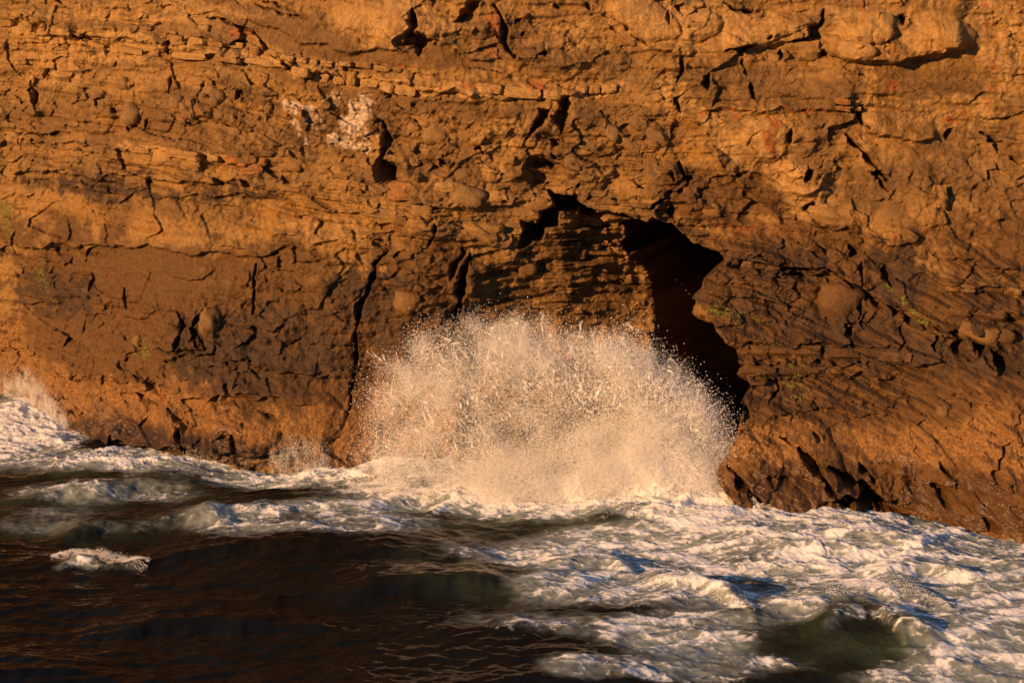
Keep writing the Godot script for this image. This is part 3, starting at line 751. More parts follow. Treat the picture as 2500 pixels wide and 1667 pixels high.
func make_sea() -> void:
	wob = noise(77, 0.3, 3)
	sea_h = PackedFloat32Array()
	sea_h.resize(SNX * SNZ)
	cover = sea_h.duplicate()
	airy = sea_h.duplicate()
	lump = sea_h.duplicate()
	for a in [[0.80, 400, 1130, 420, 34], [1.0, 50, 1070, 170, 60], [0.9, 850, 1150, 320, 40], [0.62, 760, 1285, 300, 44], [0.42, 250, 1210, 260, 22], [0.95, 1400, 1200, 500, 60], [0.95, 1750, 1250, 220, 70], [0.85, 2150, 1330, 520, 90], [0.78, 2250, 1470, 420, 110], [0.78, 1560, 1350, 400, 70], [0.72, 1620, 1450, 330, 60], [0.6, 1850, 1590, 320, 44], [0.7, 2450, 1600, 240, 80], [0.40, 1400, 1550, 240, 30], [0.5, 1420, 1645, 100, 24], [0.30, 300, 1275, 320, 36], [0.95, 2000, 1255, 260, 30], [1.0, 1420, 1228, 360, 34], [0.9, 1100, 1200, 260, 34], [0.62, 1720, 1560, 260, 50], [0.58, 1640, 1640, 220, 26], [0.6, 2300, 1645, 240, 34]]:
		sea_patch(cover, a[0], a[1], a[2], a[3], a[4])
	for a in [[0.75, 2040, 1580, 190, 40], [0.5, 2080, 1520, 60, 30]]:
		sea_patch(cover, a[0], a[1], a[2], a[3], a[4], 0.0, 2)
	for a in [[0.9, 1180, 1265, 90, 36], [0.8, 900, 1270, 260, 40], [0.7, 1600, 1290, 300, 60], [0.9, 2100, 1350, 500, 110], [0.7, 2250, 1560, 400, 120], [0.55, 1400, 1400, 400, 90], [0.45, 300, 1220, 350, 50], [0.4, 200, 1290, 300, 40], [0.6, 400, 1150, 400, 40], [0.9, 2450, 1640, 120, 50], [1.0, 1190, 1262, 70, 34], [0.9, 2280, 1640, 260, 40], [0.6, 1750, 1600, 260, 50], [0.9, 1640, 1305, 60, 24]]:
		sea_patch(airy, a[0], a[1], a[2], a[3], a[4])
	for a in [[1.0, 1640, 1210, 260, 60], [0.8, 1300, 1190, 240, 50], [0.7, 900, 1150, 260, 30], [0.6, 300, 1110, 360, 40], [0.7, 60, 1060, 120, 50], [0.5, 2200, 1320, 400, 80]]:
		sea_patch(lump, a[0], a[1], a[2], a[3], a[4])
	sea_patch(sea_h, 0.8, 0, 1020, 190, 40, 0.0, 1)
	crest(0.5, 0.9, 2.2, [380, 1285, 620, 1265, 860, 1250, 1080, 1220, 1230, 1205, 1330, 1230], 0.8)
	crest(0.4, 0.8, 1.6, [1020, 1260, 1120, 1235, 1220, 1215, 1290, 1260], 0.85)
	crest(0.45, 0.8, 1.6, [0, 1230, 180, 1215, 420, 1190, 560, 1205])
	crest(0.5, 0.9, 1.8, [60, 1320, 300, 1290, 480, 1275, 600, 1310])
	crest(0.55, 1.4, 2.6, [300, 1370, 700, 1350, 1100, 1345, 1250, 1370])
	crest(0.55, 1.2, 2.4, [700, 1480, 1100, 1450, 1500, 1470])
	crest(0.6, 1.0, 1.8, [1560, 1450, 1700, 1460, 1800, 1490, 1860, 1530], 0.9)
	crest(0.55, 0.9, 1.7, [1850, 1500, 2100, 1470, 2250, 1480, 2360, 1510], 0.85)
	crest(0.7, 1.1, 2.0, [1950, 1560, 2130, 1520, 2200, 1560, 2330, 1590], 0.6)
	crest(0.5, 0.8, 1.6, [1300, 1390, 1450, 1385, 1560, 1400], 0.7)
	crest(0.45, 0.8, 1.6, [1700, 1370, 1950, 1350, 2250, 1345, 2420, 1380], 0.5)
	crest(0.5, 0.8, 1.6, [2100, 1430, 2250, 1405, 2420, 1430], 0.7)
	crest(0.45, 1.2, 2.4, [100, 1560, 500, 1530, 900, 1550])
	crest(0.26, 0.5, 1.1, [110, 1392, 180, 1385, 250, 1388, 320, 1392, 390, 1402], 0.5)
	crest(0.5, 1.0, 1.4, [1640, 1250, 1720, 1225, 1810, 1235, 1880, 1280], 0.9)
	var dx := (SX1 - SX0) / (SNX - 1)
	var dz := (SZ1 - SZ0) / (SNZ - 1)
	var swell := noise(51, 0.085, 2)
	var chop := noise(52, 0.33, 4, FastNoiseLite.FRACTAL_RIDGED)
	var fine := noise(53, 1.1, 4)
	var rib_a := noise(61, 0.30, 5, FastNoiseLite.FRACTAL_RIDGED)
	var rib_b := noise(62, 1.3, 4, FastNoiseLite.FRACTAL_RIDGED)
	for w in [rib_a, rib_b]:
		w.domain_warp_enabled = true
		w.domain_warp_amplitude = 1.4 if w == rib_a else 0.4
		w.domain_warp_frequency = 0.25 if w == rib_a else 0.9
		w.domain_warp_fractal_octaves = 3
	for j in SNZ:
		for i in SNX:
			var n := j * SNX + i
			var x := SX0 + i * dx
			var z := SZ0 + j * dz
			var f := clampf(cover[n] * 1.4, 0.0, 1.0)
			var ra := rib_a.get_noise_2d(x * 0.7 + 0.15 * z, z)
			var rb := rib_b.get_noise_2d(x * 0.7, z)
			sea_h[n] += 0.5 * swell.get_noise_2d(x * 0.7, z) + (0.13 + 0.02 * f) * chop.get_noise_2d(x * 0.55 + 0.2 * z, z) + 0.045 * fine.get_noise_2d(x * 0.7, z) + f * (0.06 * smoothstep(0.1, 0.8, ra) + 0.025 * smoothstep(0.1, 0.8, rb)) + lump[n] * (0.12 + 0.10 * ra + 0.03 * rb)
	print("sea height ", Time.get_ticks_msec())
	# foam as matter on the water: where it lies
	var TW := 2048
	var TH := 1024
	var f_a := noise(63, 0.22, 4)
	var f_b := noise(64, 2.6, 4)
	var f_c := noise(65, 7.0, 3)
	var web := cells(66, 1.5, FastNoiseLite.RETURN_DISTANCE2_SUB, 0.9, 0.5)
	var albedo := PackedByteArray()
	albedo.resize(TW * TH * 3)
	var rough := PackedByteArray()
	rough.resize(TW * TH)
	for j in TH:
		var z := SZ0 + (SZ1 - SZ0) * (j + 0.5) / TH
		var mj := mini(j * SNZ / TH, SNZ - 1)
		for i in TW:
			var x := SX0 + (SX1 - SX0) * (i + 0.5) / TW
			var n := mj * SNX + mini(i * SNX / TW, SNX - 1)
			var cv := cover[n]
			if cv < 0.02 and airy[n] < 0.02:
				var e := (j * TW + i) * 3
				albedo[e] = 18
				albedo[e + 1] = 19
				albedo[e + 2] = 19
				rough[j * TW + i] = 22
				continue
			var fa := f_a.get_noise_2d(x * 0.6, z)
			var fb := f_b.get_noise_2d(x * 0.75, z)
			var ra := rib_a.get_noise_2d(x * 0.7 + 0.15 * z, z)
			var rb := rib_b.get_noise_2d(x * 0.7, z)
			var fc := f_c.get_noise_2d(x, z)
			var net := 0.0 if cv < 0.04 else 1.0 - smoothstep(0.0, 0.22, web.get_noise_2d(x * 0.8, z) + 1.0)
			var veil := smoothstep(0.18, 0.75, cv * 1.05 + 0.38 * fa + 0.10 * fb) * (0.82 + 0.35 * fb)
			var line := 0.75 * smoothstep(0.15, 0.75, ra) + 0.6 * smoothstep(0.2, 0.8, rb) + 0.3 * net + 0.25 * fb
			var thick := smoothstep(0.25, 1.0, line * (0.30 + cv) * smoothstep(0.1, 0.4, cv) + 0.6 * (cv - 0.6) + 0.22 * fa + 0.28 * fc * cv + 0.45 * smoothstep(0.84, 1.0, cv))
			var ai := clampf(airy[n] * (0.8 + 0.9 * fa), 0.0, 1.0)
			var r := lerpf(lerpf(lerpf(0.003, 0.095, ai * ai), 0.255, veil), 0.74, thick)
			var g := lerpf(lerpf(lerpf(0.0032, 0.135, ai * ai), 0.29, veil), 0.74, thick)
			var b := lerpf(lerpf(lerpf(0.0032, 0.075, ai * ai), 0.28, veil), 0.74, thick)
			var foam := maxf(thick, veil * 0.4)
			var o := (j * TW + i) * 3
			albedo[o] = int(255.0 * pow(r, 0.4545))
			albedo[o + 1] = int(255.0 * pow(g, 0.4545))
			albedo[o + 2] = int(255.0 * pow(b, 0.4545))
			rough[j * TW + i] = int(lerpf(22.0, 215.0, smoothstep(0.0, 0.5, foam)))
	print("foam ", Time.get_ticks_msec())
	var look := StandardMaterial3D.new()
	look.albedo_texture = ImageTexture.create_from_image(Image.create_from_data(TW, TH, false, Image.FORMAT_RGB8, albedo))
	look.roughness = 1.0
	look.roughness_texture = ImageTexture.create_from_image(Image.create_from_data(TW, TH, false, Image.FORMAT_R8, rough))
	look.roughness_texture_channel = BaseMaterial3D.TEXTURE_CHANNEL_RED
	look.metallic_specular = 0.12
	look.texture_repeat = false
	# mesh, with coarse water out to the horizon
	var xs := PackedFloat32Array()
	var zs := PackedFloat32Array()
	for v in [-900.0, -400.0, -200.0, -110.0, -70.0, -48.0, -36.0, -29.0, -26.0]: xs.append(v)
	var px := xs.size()
	for i in SNX: xs.append(SX0 + i * dx)
	for v in [21.5, 24.0, 29.0, 37.0, 50.0, 75.0, 120.0, 220.0, 420.0, 900.0]: xs.append(v)
	for v in [-60.0, -40.0, -28.0, -20.0, -16.0]: zs.append(v)
	var pz := zs.size()
	for j in SNZ: zs.append(SZ0 + j * dz)
	for v in [30.0, 31.5, 34.0, 38.0, 44.0, 53.0, 66.0, 90.0, 130.0, 220.0, 420.0, 900.0]: zs.append(v)
	var mx := xs.size()
	var mz := zs.size()
	var verts := PackedVector3Array()
	var norms := PackedVector3Array()
	var uvs := PackedVector2Array()
	verts.resize(mx * mz)
	norms.resize(mx * mz)
	uvs.resize(mx * mz)
	for j in mz:
		var sj := clampi(j - pz, 0, SNZ - 1)
		for i in mx:
			var si := clampi(i - px, 0, SNX - 1)
			var n := j * mx + i
			verts[n] = Vector3(xs[i], sea_h[sj * SNX + si], zs[j])
			uvs[n] = Vector2((xs[i] - SX0) / (SX1 - SX0), (zs[j] - SZ0) / (SZ1 - SZ0))
	for j in mz:
		var ju := mini(j + 1, mz - 1)
		var jd := maxi(j - 1, 0)
		for i in mx:
			var ir := mini(i + 1, mx - 1)
			var il := maxi(i - 1, 0)
			norms[j * mx + i] = Vector3(-(verts[j * mx + ir].y - verts[j * mx + il].y) / (xs[ir] - xs[il]), 1.0, -(verts[ju * mx + i].y - verts[jd * mx + i].y) / (zs[ju] - zs[jd])).normalized()
	var index := PackedInt32Array()
	index.resize((mx - 1) * (mz - 1) * 6)
	var k := 0
	for j in mz - 1:
		for i in mx - 1:
			var a := j * mx + i
			index[k] = a
			index[k + 1] = a + 1
			index[k + 2] = a + mx + 1
			index[k + 3] = a
			index[k + 4] = a + mx + 1
			index[k + 5] = a + mx
			k += 6
	var arrays := []
	arrays.resize(Mesh.ARRAY_MAX)
	arrays[Mesh.ARRAY_VERTEX] = verts
	arrays[Mesh.ARRAY_NORMAL] = norms
	arrays[Mesh.ARRAY_TEX_UV] = uvs
	arrays[Mesh.ARRAY_INDEX] = index
	var mesh := ArrayMesh.new()
	mesh.add_surface_from_arrays(Mesh.PRIMITIVE_TRIANGLES, arrays)
	var sea := MeshInstance3D.new()
	sea.name = "sea"
	sea.mesh = mesh
	sea.material_override = look
	add_child(sea)
	tag(sea, "dark choppy sea water streaked with white foam below the cliff", "water", "", "structure")
	print("sea ", Time.get_ticks_msec())

func sea_y(x: float, z: float) -> float:
	var i := clampi(int((x - SX0) / (SX1 - SX0) * (SNX - 1)), 0, SNX - 1)
	var j := clampi(int((z - SZ0) / (SZ1 - SZ0) * (SNZ - 1)), 0, SNZ - 1)
	return sea_h[j * SNX + i]

# ------------------------------------------------------------------ spray
func droplet(st_v: PackedVector3Array, st_n: PackedVector3Array, st_i: PackedInt32Array, c: Vector3, r: float, tall := 1.0) -> void:
	var o := st_v.size()
	for d in [Vector3.RIGHT, Vector3.LEFT, Vector3.UP, Vector3.DOWN, Vector3.BACK, Vector3.FORWARD]:
		st_v.append(c + d * r * Vector3(1.0, tall, 1.0))
		st_n.append(d)
	for t in [0, 4, 2, 4, 1, 2, 1, 5, 2, 5, 0, 2, 4, 0, 3, 1, 4, 3, 5, 1, 3, 0, 5, 3]:
		st_i.append(o + t)

func drop_mesh(rng: RandomNumberGenerator, kind: String) -> ArrayMesh:
	var v := PackedVector3Array()
	var nn := PackedVector3Array()
	var ix := PackedInt32Array()
	if kind == "puff":
		for k in 260:
			var p := Vector3(rng.randfn(), rng.randfn(), rng.randfn()) * 0.22
			droplet(v, nn, ix, p, 0.004 + 0.010 * pow(rng.randf(), 2.0))
	elif kind == "sparse":
		for k in 70:
			var p := Vector3(rng.randfn(), rng.randfn(), rng.randfn()) * 0.30
			droplet(v, nn, ix, p, 0.005 + 0.014 * pow(rng.randf(), 2.5))
	else:   # a strand thrown along +y
		var bend := Vector3(rng.randf_range(-0.3, 0.3), 0, rng.randf_range(-0.3, 0.3))
		var side := Vector3(rng.randf_range(-0.4, 0.4), 0, rng.randf_range(-0.4, 0.4))
		var knots := [rng.randf(), rng.randf(), rng.randf(), rng.randf(), rng.randf()]
		for k in 110:
			var t: float = knots[rng.randi() % 5] + rng.randfn() * 0.09 if rng.randf() < 0.6 else rng.randf()
			var p := Vector3(0, t, 0) + bend * t * t + (side * maxf(0.0, t - 0.4) if rng.randf() < 0.4 else Vector3.ZERO)
			p += Vector3(rng.randfn(), rng.randfn(), rng.randfn()) * (0.012 + 0.05 * pow(rng.randf(), 3.0))
			droplet(v, nn, ix, p, 0.008 + 0.034 * pow(rng.randf(), 3.0) * (1.2 - 0.5 * t))
	var arrays := []
	arrays.resize(Mesh.ARRAY_MAX)
	arrays[Mesh.ARRAY_VERTEX] = v
	arrays[Mesh.ARRAY_NORMAL] = nn
	arrays[Mesh.ARRAY_INDEX] = ix
	var mesh := ArrayMesh.new()
	mesh.add_surface_from_arrays(Mesh.PRIMITIVE_TRIANGLES, arrays)
	return mesh

func scatter(called: String, mesh: Mesh, places: Array, look: Material, parent: Node) -> void:
	if places.is_empty(): return
	var mm := MultiMesh.new()
	mm.transform_format = MultiMesh.TRANSFORM_3D
	mm.mesh = mesh
	mm.instance_count = places.size()
	for k in places.size(): mm.set_instance_transform(k, places[k])
	var o := MultiMeshInstance3D.new()
	o.name = called
	o.multimesh = mm
	o.material_override = look
	o.set_meta("kind", "stuff")
	parent.add_child(o, true)

var spray_look: StandardMaterial3D

func turned(rng: RandomNumberGenerator, s: float) -> Basis:
	return Basis.from_euler(Vector3(rng.randf() * TAU, rng.randf() * TAU, rng.randf() * TAU)).scaled(Vector3.ONE * s)

# the mass of white water in the heart of the splash: a mound of billows, its foot under the sea
func white_water() -> ArrayMesh:
	var v := PackedVector3Array()
	var nn := PackedVector3Array()
	var ix := PackedInt32Array()
	var cw := 200
	var ch := 90
	var rag := noise(81, 0.7, 4)
	var big := noise(82, 0.55, 2)
	var bil := noise(83, 1.1, 4)
	var x0 := -6.4
	var x1 := 3.5
	for j in ch + 1:
		for i in cw + 1:
			var x := lerpf(x0, x1, float(i) / cw)
			var t := float(j) / ch
			var ends := smoothstep(x0, x0 + 1.2, x) * smoothstep(x1, x1 - 0.5, x)
			var top := (1.9 * exp(-pow((x - 1.3) / 1.9, 2.0)) + 0.8 * exp(-pow((x + 1.8) / 2.8, 2.0)) + 0.18 * rag.get_noise_1d(x * 1.6)) * ends
			top = maxf(top, 0.05)
			var y := -0.5 + (top + 0.5) * t
			var round_ := sqrt(maxf(0.0, 1.0 - t * t))
			var lump_ := (1.0 - 2.2 * absf(bil.get_noise_2d(x, y * 1.1))) * 0.22 + 0.3 * big.get_noise_2d(x, y)
			v.append(Vector3(x + 0.12 * bil.get_noise_2d(y * 2.0, x), y + 0.15 * bil.get_noise_2d(x + 40.0, y), 1.0 * round_ + lump_ * (0.3 + 0.7 * round_) * ends + 3.2 * pow(maxf(0.0, 0.42 - t), 1.5) * 1.6))
	for j in ch + 1:
		for i in cw + 1:
			var ex := v[j * (cw + 1) + mini(i + 1, cw)] - v[j * (cw + 1) + maxi(i - 1, 0)]
			var ey := v[mini(j + 1, ch) * (cw + 1) + i] - v[maxi(j - 1, 0) * (cw + 1) + i]
			nn.append(ex.cross(ey).normalized())
	for j in ch:
		for i in cw:
			var a := j * (cw + 1) + i
			var c := a + cw + 1
			ix.append_array([a, c, c + 1, a, c + 1, a + 1])
	return from_arrays(v, nn, ix)

func make_spray() -> void:
	spray_look = StandardMaterial3D.new()
	spray_look.albedo_color = Color(0.96, 0.955, 0.95)
	spray_look.roughness = 0.5
	spray_look.backlight_enabled = true
	spray_look.backlight = Color(0.35, 0.35, 0.35)
	var rng := RandomNumberGenerator.new()
	rng.seed = 4242
	var splash := Node3D.new()
	splash.name = "wave_splash"
	add_child(splash)
	var mid := Vector3(4.5, 0.0, 4.4)
	splash.position = mid
	tag(splash, "tall white burst of spray thrown up by a wave at the cave mouth", "splash")
	var reach := PackedVector2Array([Vector2(0, 3.3), Vector2(32, 4.1), Vector2(60, 4.5), Vector2(76, 4.8), Vector2(90, 5.8), Vector2(112, 6.4), Vector2(128, 8.0), Vector2(149, 9.9), Vector2(166, 9.8), Vector2(180, 11.0)])
	var puffs := []
	var sparses := []
	var strands := []
	for k in 6: puffs.append([drop_mesh(rng, "puff"), []])
	for k in 5: sparses.append([drop_mesh(rng, "sparse"), []])
	for k in 8: strands.append([drop_mesh(rng, "strand"), []])
	var ragged := noise(71, 0.06, 4)
	var clump := noise(72, 0.45, 3)
	var tries := 0
	var n_puff := 0
	while n_puff < 4400 and tries < 90000:
		tries += 1
		var x := rng.randf_range(-11.5, 4.2)
		var y := rng.randf_range(-0.3, 6.8)
		var th := rad_to_deg(atan2(y + 0.2, x))
		var r := sqrt(x * x + y * y)
		var big := curve(reach, th) * (1.0 + 0.22 * ragged.get_noise_1d(th * 4.0))
		var f := r / big
		if f > 1.0: continue
		var dens := 0.11 + 0.95 * exp(-pow((x - 1.3) / 1.7, 2.0) - pow((y - 0.5) / 2.3, 2.0)) + 0.75 * exp(-pow((x + 2.6) / 4.2, 2.0) - pow((y - 0.3) / 1.3, 2.0)) + 0.26 * smoothstep(0.72, 0.92, f) * smoothstep(178.0, 150.0, th) * (0.45 + 0.55 * smoothstep(-8.0, -2.0, x))
		dens *= 0.7 + 0.9 * clump.get_noise_2d(x, y)
		if y < 0.6 and x < -6.5: dens *= 0.5
		if rng.randf() > dens: continue
		n_puff += 1
		var p := Vector3(x, y, rng.randfn() * (0.9 - 0.3 * f) + (0.35 if y < 2.0 else 0.0))
		puffs[rng.randi() % 6][1].append(Transform3D(turned(rng, rng.randf_range(0.8, 1.7) * (1.0 - 0.3 * f)), p))
	for k in 340:
		var x := rng.randf_range(-5.5, 3.6)
		var top := 2.5 * exp(-pow((x - 1.3) / 1.9, 2.0)) + 1.0 * exp(-pow((x + 1.8) / 3.0, 2.0))
		var y := pow(rng.randf(), 0.45) * top
		puffs[rng.randi() % 6][1].append(Transform3D(turned(rng, rng.randf_range(0.6, 1.2)), Vector3(x, y, 0.9 + 0.7 * sqrt(1.0 - pow(y / top, 2.0)) + rng.randfn() * 0.25)))
	for k in 1500:
		var th := rng.randf_range(2.0, 172.0)
		var big := curve(reach, th) * (1.0 + 0.22 * ragged.get_noise_1d(th * 4.0))
		var f := sqrt(rng.randf()) * 1.03
		var a := deg_to_rad(th)
		var p := Vector3(cos(a) * f * big, sin(a) * f * big, rng.randfn() * 0.8)
		sparses[rng.randi() % 5][1].append(Transform3D(turned(rng, rng.randf_range(0.7, 1.6)), p))
	for k in 900:
		var th := rng.randf_range(4.0, 164.0)
		var big := curve(reach, th) * (1.0 + 0.22 * ragged.get_noise_1d(th * 4.0))
		var f := rng.randf_range(0.62, 1.0) + 0.10 * ragged.get_noise_1d(th * 9.0)
		var a := deg_to_rad(th)
		var dir := Vector3(cos(a), sin(a) + 0.25, rng.randfn() * 0.25).normalized()
		dir = (dir + Vector3(rng.randfn(), rng.randfn(), rng.randfn()) * 0.5).normalized()
		var p := Vector3(cos(a) * f * big, sin(a) * f * big, rng.randfn() * 0.6)
		var s := rng.randf_range(0.22, 0.8)
		var bx := dir.cross(Vector3(0.3, 0.1, 1.0)).normalized()
		strands[rng.randi() % 8][1].append(Transform3D(Basis(bx, dir, bx.cross(dir)).scaled(Vector3.ONE * s) , p - dir * s * 0.6))
	var heap := MeshInstance3D.new()
	heap.name = "white_water"
	heap.mesh = white_water()
	heap.material_override = spray_look
	heap.position = Vector3(0, 0, 0.5)
	splash.add_child(heap)
	var torn := []
	for k in 3: torn.append([stone_mesh(620 + k, 0.1, 0.75), []])
	for k in 520:
		var th := clampf(rng.randfn() * 32.0 + 105.0, 8.0, 168.0)
		var big := curve(reach, th) * (1.0 + 0.22 * ragged.get_noise_1d(th * 4.0))
		var f := rng.randf_range(0.55, 0.97)
		var a := deg_to_rad(th)
		var p := Vector3(cos(a) * f * big, sin(a) * f * big, rng.randfn() * 0.5 + 0.2)
		if clump.get_noise_2d(p.x * 2.0, p.y * 2.0) < -0.02: continue
		torn[k % 3][1].append(Transform3D(turned(rng, rng.randf_range(0.03, 0.13)) * Basis.from_scale(Vector3(0.6, rng.randf_range(1.0, 2.4), 0.6)), p))
	for q in torn: scatter("water_clumps", q[0], q[1], spray_look, splash)
	for q in puffs: scatter("mist", q[0], q[1], spray_look, splash)
	for q in sparses: scatter("droplets", q[0], q[1], spray_look, splash)
	for q in strands: scatter("water_strands", q[0], q[1], spray_look, splash)
	print("spray ", Time.get_ticks_msec(), " ", n_puff)

# ------------------------------------------------------------------ stones set in the cliff
func stone_mesh(sd: int, box: float, rough: float) -> ArrayMesh:
	# a cube drawn towards a ball, its faces dented
	var st := SurfaceTool.new()
	st.begin(Mesh.PRIMITIVE_TRIANGLES)
	st.set_smooth_group(-1 if box > 0.6 else 0)
	var n := noise(sd, 1.7, 3)
	var c := noise(sd + 900, 0.8, 1)
	var q := 5
	for f in 6:
		var ax: Vector3 = [Vector3.RIGHT, Vector3.LEFT, Vector3.UP, Vector3.DOWN, Vector3.BACK, Vector3.FORWARD][f]
		var u: Vector3 = [Vector3.UP, Vector3.UP, Vector3.BACK, Vector3.BACK, Vector3.UP, Vector3.UP][f]
		var w := ax.cross(u)
		var grid := []
		for j in q + 1:
			for i in q + 1:
				var a := tan((float(i) / q * 2.0 - 1.0) * PI / 4)
				var b := tan((float(j) / q * 2.0 - 1.0) * PI / 4)
				var p := ax + u * b + w * a
				var ball := p.normalized()
				var pw := pow(pow(absf(p.x), 9.0) + pow(absf(p.y), 9.0) + pow(absf(p.z), 9.0), 1.0 / 9.0)
				p = (p / pw).lerp(ball, 1.0 - box)
				p *= 1.0 + rough * n.get_noise_3dv(p) + rough * 0.8 * c.get_noise_3dv(p * 0.9)
				grid.append(p * 0.5)
		for j in q:
			for i in q:
				var k := j * (q + 1) + i
				for t in [k, k + q + 1, k + q + 2, k, k + q + 2, k + 1]: st.add_vertex(grid[t])
	st.index()
	st.generate_normals()
	return st.commit()

func set_stone(called: String, own: float, shape: ArrayMesh, px: float, py: float, wide: float, high: float, deep: float, proud: float, turn: float, tone: Color) -> void:
	var c := spot(px, py)
	var z := 0.0
	for k in 9: z += cliff_z(c.x + (k % 3 - 1) * wide * 0.3 * PXM, c.y + (k / 3 - 1) * high * 0.3 * PXM) / 9.0
	var yaw := -atan((lie(c.x + 0.5, c.y) - lie(c.x - 0.5, c.y)))
	var pitch := atan((lie(c.x, c.y + 0.5) - lie(c.x, c.y - 0.5)))
	var o := MeshInstance3D.new()
	o.name = called
	o.material_override = rock_look
	o.transform = Transform3D(Basis.from_euler(Vector3(pitch, yaw, deg_to_rad(turn))) * Basis.from_scale(Vector3(wide * PXM, high * PXM, deep)), Vector3(c.x, c.y, z - deep * 0.5 + proud))
	var arrays := shape.surface_get_arrays(0)
	var v: PackedVector3Array = arrays[Mesh.ARRAY_VERTEX]
	var cs := PackedColorArray()
	cs.resize(v.size())
	for k in v.size():
		var p: Vector3 = o.transform * v[k]
		var i := clampi(i0 + int(round((p.x - CX0) / CS)), 0, nx - 1)
		var j := clampi(j0 + int(round((p.y - CY0) / CS)), 0, ny - 1)
		cs[k] = rock_cols[j * nx + i].lerp(tone, own + 0.25 * vary.get_noise_3dv(p * 2.0))
	arrays[Mesh.ARRAY_COLOR] = cs
	var mesh := ArrayMesh.new()
	mesh.add_surface_from_arrays(Mesh.PRIMITIVE_TRIANGLES, arrays)
	o.mesh = mesh
	cliff.add_child(o, true)

